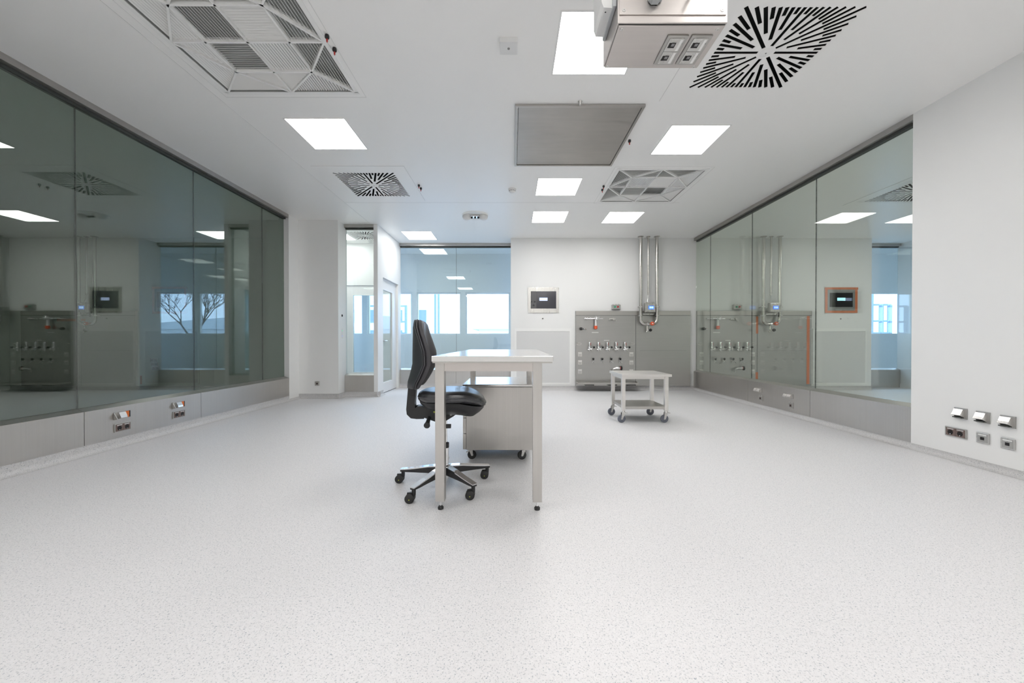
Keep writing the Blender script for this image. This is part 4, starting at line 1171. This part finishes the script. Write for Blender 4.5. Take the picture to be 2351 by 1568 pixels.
# back carrier
m = MB()
def rect(x0, x1, y, z): return [(x0, -y, z), (x1, -y, z), (x1, y, z), (x0, y, z)]
m.rings([rect(-0.252, -0.197, 0.032, 0.74), rect(-0.254, -0.199, 0.034, 0.70), rect(-0.262, -0.207, 0.037, 0.60), rect(-0.266, -0.205, 0.037, 0.555),
         [(-0.262, -0.037, 0.52), (-0.19, -0.037, 0.575), (-0.19, 0.037, 0.575), (-0.262, 0.037, 0.52)],
         [(-0.235, -0.037, 0.492), (-0.165, -0.037, 0.577), (-0.165, 0.037, 0.577), (-0.235, 0.037, 0.492)],
         [(-0.195, -0.037, 0.486), (-0.14, -0.037, 0.577), (-0.14, 0.037, 0.577), (-0.195, 0.037, 0.486)],
         [(-0.145, -0.037, 0.486), (-0.10, -0.037, 0.575), (-0.10, 0.037, 0.575), (-0.145, 0.037, 0.486)]])
m.build('backrest_bar', M['black'], r)
m = MB(); m.box(-0.247, -0.205, -0.0385, -0.0365, 0.655, 0.676); m.box(-0.248, -0.206, -0.0385, -0.0365, 0.632, 0.650)
m.build('bar_clasp', M['rubber'], r)
# mechanism
m = MB()
m.prism([(-0.15, 0.575), (0.06, 0.60), (0.12, 0.55), (0.06, 0.505), (0.0, 0.470), (-0.06, 0.470), (-0.15, 0.505)], 'y', -0.07, 0.07)
m.build('tilt_mechanism', M['black'], r)
MB().tube([(-0.105, -0.07, 0.50), (-0.105, -0.15, 0.485), (-0.105, -0.20, 0.475)], [0.012, 0.014, 0.021], 14).build('tilt_lever', M['black'], r, smooth=True)
MB().box(-0.045, 0.05, -0.17, -0.14, 0.445, 0.470, bev=0.004).build('height_lever', M['black'], r)
MB().box(-0.01, 0.01, -0.15, -0.06, 0.452, 0.475, bev=0.003).build('lever_arm', M['black'], r)
MB().lathe([(0.0001, -0.073), (0.012, -0.073), (0.013, -0.069)], (0.045, 0, 0.525), 'y', 16).build('tension_knob', M['flap'], r, smooth=True)
MB().box(-0.075, -0.050, -0.074, -0.0695, 0.535, 0.55).build('yellow_mark', M['yellow'], r)
# column
MB().lathe([(0.014, 0.31), (0.014, 0.47)], seg=20).build('gas_spring', M['chrome'], r, smooth=True)
MB().lathe([(0.026, 0.272), (0.027, 0.276), (0.027, 0.306), (0.014, 0.312)], seg=24).build('column_collar', M['black'], r, smooth=True)
MB().lathe([(0.025, 0.05), (0.025, 0.272)], seg=24).build('gas_column', M['chrome'], r, smooth=True)
# five star base
hub = MB().lathe([(0.030, 0.080), (0.044, 0.090), (0.046, 0.135), (0.034, 0.150), (0.026, 0.152)], seg=30).build('base_hub', M['chrome'], r, smooth=True)
RB_ = 0.325
for k in range(5):
    a = math.radians(-118 + 72*k) + R6
    arm = bpy.data.objects.new('base_arm', None); COL.objects.link(arm); arm.parent = r
    arm.rotation_euler = (0, 0, a)
    def rc(x, w, z0, z1): return [(x, -w, z0), (x, w, z0), (x, w, z1), (x, -w, z1)]
    MB().rings([rc(0.03, 0.024, 0.088, 0.140), rc(0.12, 0.021, 0.088, 0.130), rc(0.22, 0.019, 0.086, 0.112), rc(0.29, 0.019, 0.084, 0.102), rc(RB_+0.012, 0.017, 0.084, 0.097)]).build('arm_underside', M['black'], arm)
    MB().rings([rc(0.025, 0.026, 0.140, 0.147), rc(0.12, 0.0225, 0.130, 0.137), rc(0.22, 0.0205, 0.112, 0.119), rc(0.29, 0.0205, 0.102, 0.109), rc(RB_+0.015, 0.019, 0.096, 0.102)]).build('arm_cover', M['chrome'], arm)
    # twin-wheel castor as a sub-part of the arm
    MB().lathe([(0.012, 0.045), (0.013, 0.060), (0.013, 0.086)], (RB_-0.003, 0, 0), 'z', 16).build('castor_stem', M['black'], arm, smooth=True)
    th = (-118 + 72*k)
    yaw = math.radians(180) - math.radians(th)   # wheels trail towards world -x
    wm = MB()
    off = 0.022
    for s in (-1, 1):
        wm.lathe([(0.0001, s*0.006), (0.024, s*0.006), (0.030, s*0.010), (0.030, s*0.022), (0.024, s*0.027), (0.0001, s*0.028)], (0, 0, 0), 'y', 26)
    bmesh.ops.transform(wm.bm, matrix=Matrix.Translation((RB_, 0, 0.030)) @ Matrix.Rotation(yaw, 4, 'Z') @ Matrix.Translation((off, 0, 0)), verts=wm.bm.verts)
    wm.build('castor_wheels', M['rubber'], arm, smooth=True)
    hm = MB(); hm.box(-0.028, 0.018, -0.006, 0.006, -0.004, 0.034)
    for s in (-1, 1): pass
    bmesh.ops.transform(hm.bm, matrix=Matrix.Translation((RB_, 0, 0.030)) @ Matrix.Rotation(yaw, 4, 'Z') @ Matrix.Translation((off, 0, 0)), verts=hm.bm.verts)
    hm.build('castor_hood', M['black'], arm)
    ym = MB()
    for s in (-1, 1): ym.box(-0.003, 0.003, s*0.0285-0.0008, s*0.0285+0.0008, -0.006, -0.001)
    bmesh.ops.transform(ym.bm, matrix=Matrix.Translation((RB_, 0, 0.030)) @ Matrix.Rotation(yaw, 4, 'Z') @ Matrix.Translation((off, 0, 0)), verts=ym.bm.verts)
    ym.build('castor_mark', M['yellow'], arm)

# ------------------------------------------------------------------ outside
struct(MB().box(-60, 80, 9.7, 110, -0.6, -0.5).build('ground_outside', M['outside_ground']))
r = empty('factory_hall', (8, 34, -0.5), 0, 'pale low hall with a ribbed front seen through the alcove windows', 'building')
MB().box(-11, 16, 0, 8, 0, 2.6).build('hall_wall', M['outside_wall'], r)
MB().prism([(-11.6, 2.6), (16.6, 2.6), (16.6, 3.0), (2.5, 4.1), (-11.6, 3.0)], 'y', -0.5, 8.5).build('hall_roof', M['outside_roof'], r)
for k in range(9):
    MB().box(-10.2+2.8*k, -8.2+2.8*k, -0.05, 0.0, 0.8, 2.1).build('hall_window', M['outside_roof'], r)
r = empty('office_block', (-13, 30, -0.5), 0, 'pale flat-roofed block with small blue windows seen beside the dark post', 'building')
MB().box(-8, 6.4, 0, 9, 0, 6.4).build('block_wall', M['outside_wall'], r)
MB().box(-8.2, 6.6, -0.2, 9.2, 6.4, 6.7).build('block_roof', M['outside_roof'], r)
for k in range(4):
    for z in (1.4, 3.0):
        MB().box(5.4-1.9*k, 6.2-1.9*k, -0.06, 0.0, z, z+1.0).build('block_window', M['outside_dark'], r)
r = empty('steel_post', (-2.30, 11.6, -0.5), 0, 'blue-grey steel post standing right outside the alcove windows', 'post')
MB().box(-0.075, 0.075, -0.06, 0.06, 0, 4.2).build('post_shaft', M['outside_blue'], r)
MB().box(-0.01, 0.03, -0.065, -0.06, 0, 4.2).build('post_flange', M['outside_wall'], r)
# steel rack outside the right-hand windows
r = empty('steel_rack', (-3.85, 11.6, -0.5), 0, 'blue-grey steel rack outside the windows, mirrored in the right glass', 'rack')
for x in (-0.60, -0.30, 0.05, 0.35, 0.60):
    MB().box(x-0.03, x+0.03, -0.05, 0.05, 0, 3.4 if x in (-0.30, 0.05) else 2.6).build('rack_post', M['outside_blue'], r)
for z in (1.75, 2.1, 2.58):
    MB().box(-0.63, 0.63, -0.03, 0.03, z, z+0.05).build('rack_beam', M['outside_blue'], r)
again(r, (10.55, 11.2, -0.5), label='blue-grey steel rack outside the window of the room behind the right glass')
# bare tree
r = empty('bare_tree', (9.6, 21.0, -0.5), 0, 'bare winter tree outside, reflected in the left glass wall', 'tree')
m = MB(); random.seed(11)
def branch(p, d, l, rad, depth):
    q = p + d*l
    m.tube([p, (p+q)/2 + Vector((random.uniform(-.05, .05), random.uniform(-.05, .05), 0))*l, q], [rad, rad*0.8, rad*0.62], 6)
    if depth == 0: return
    for _ in range(3 if depth > 1 else 4):
        nd = (d + Vector((random.uniform(-.8, .8), random.uniform(-.8, .8), random.uniform(-.15, .6)))).normalized()
        branch(q, nd, l*random.uniform(0.6, 0.82), rad*0.6, depth-1)
branch(Vector((0, 0, 0)), Vector((0, 0, 1)), 1.5, 0.09, 6)
m.build('tree_branches', M['bark'], r)
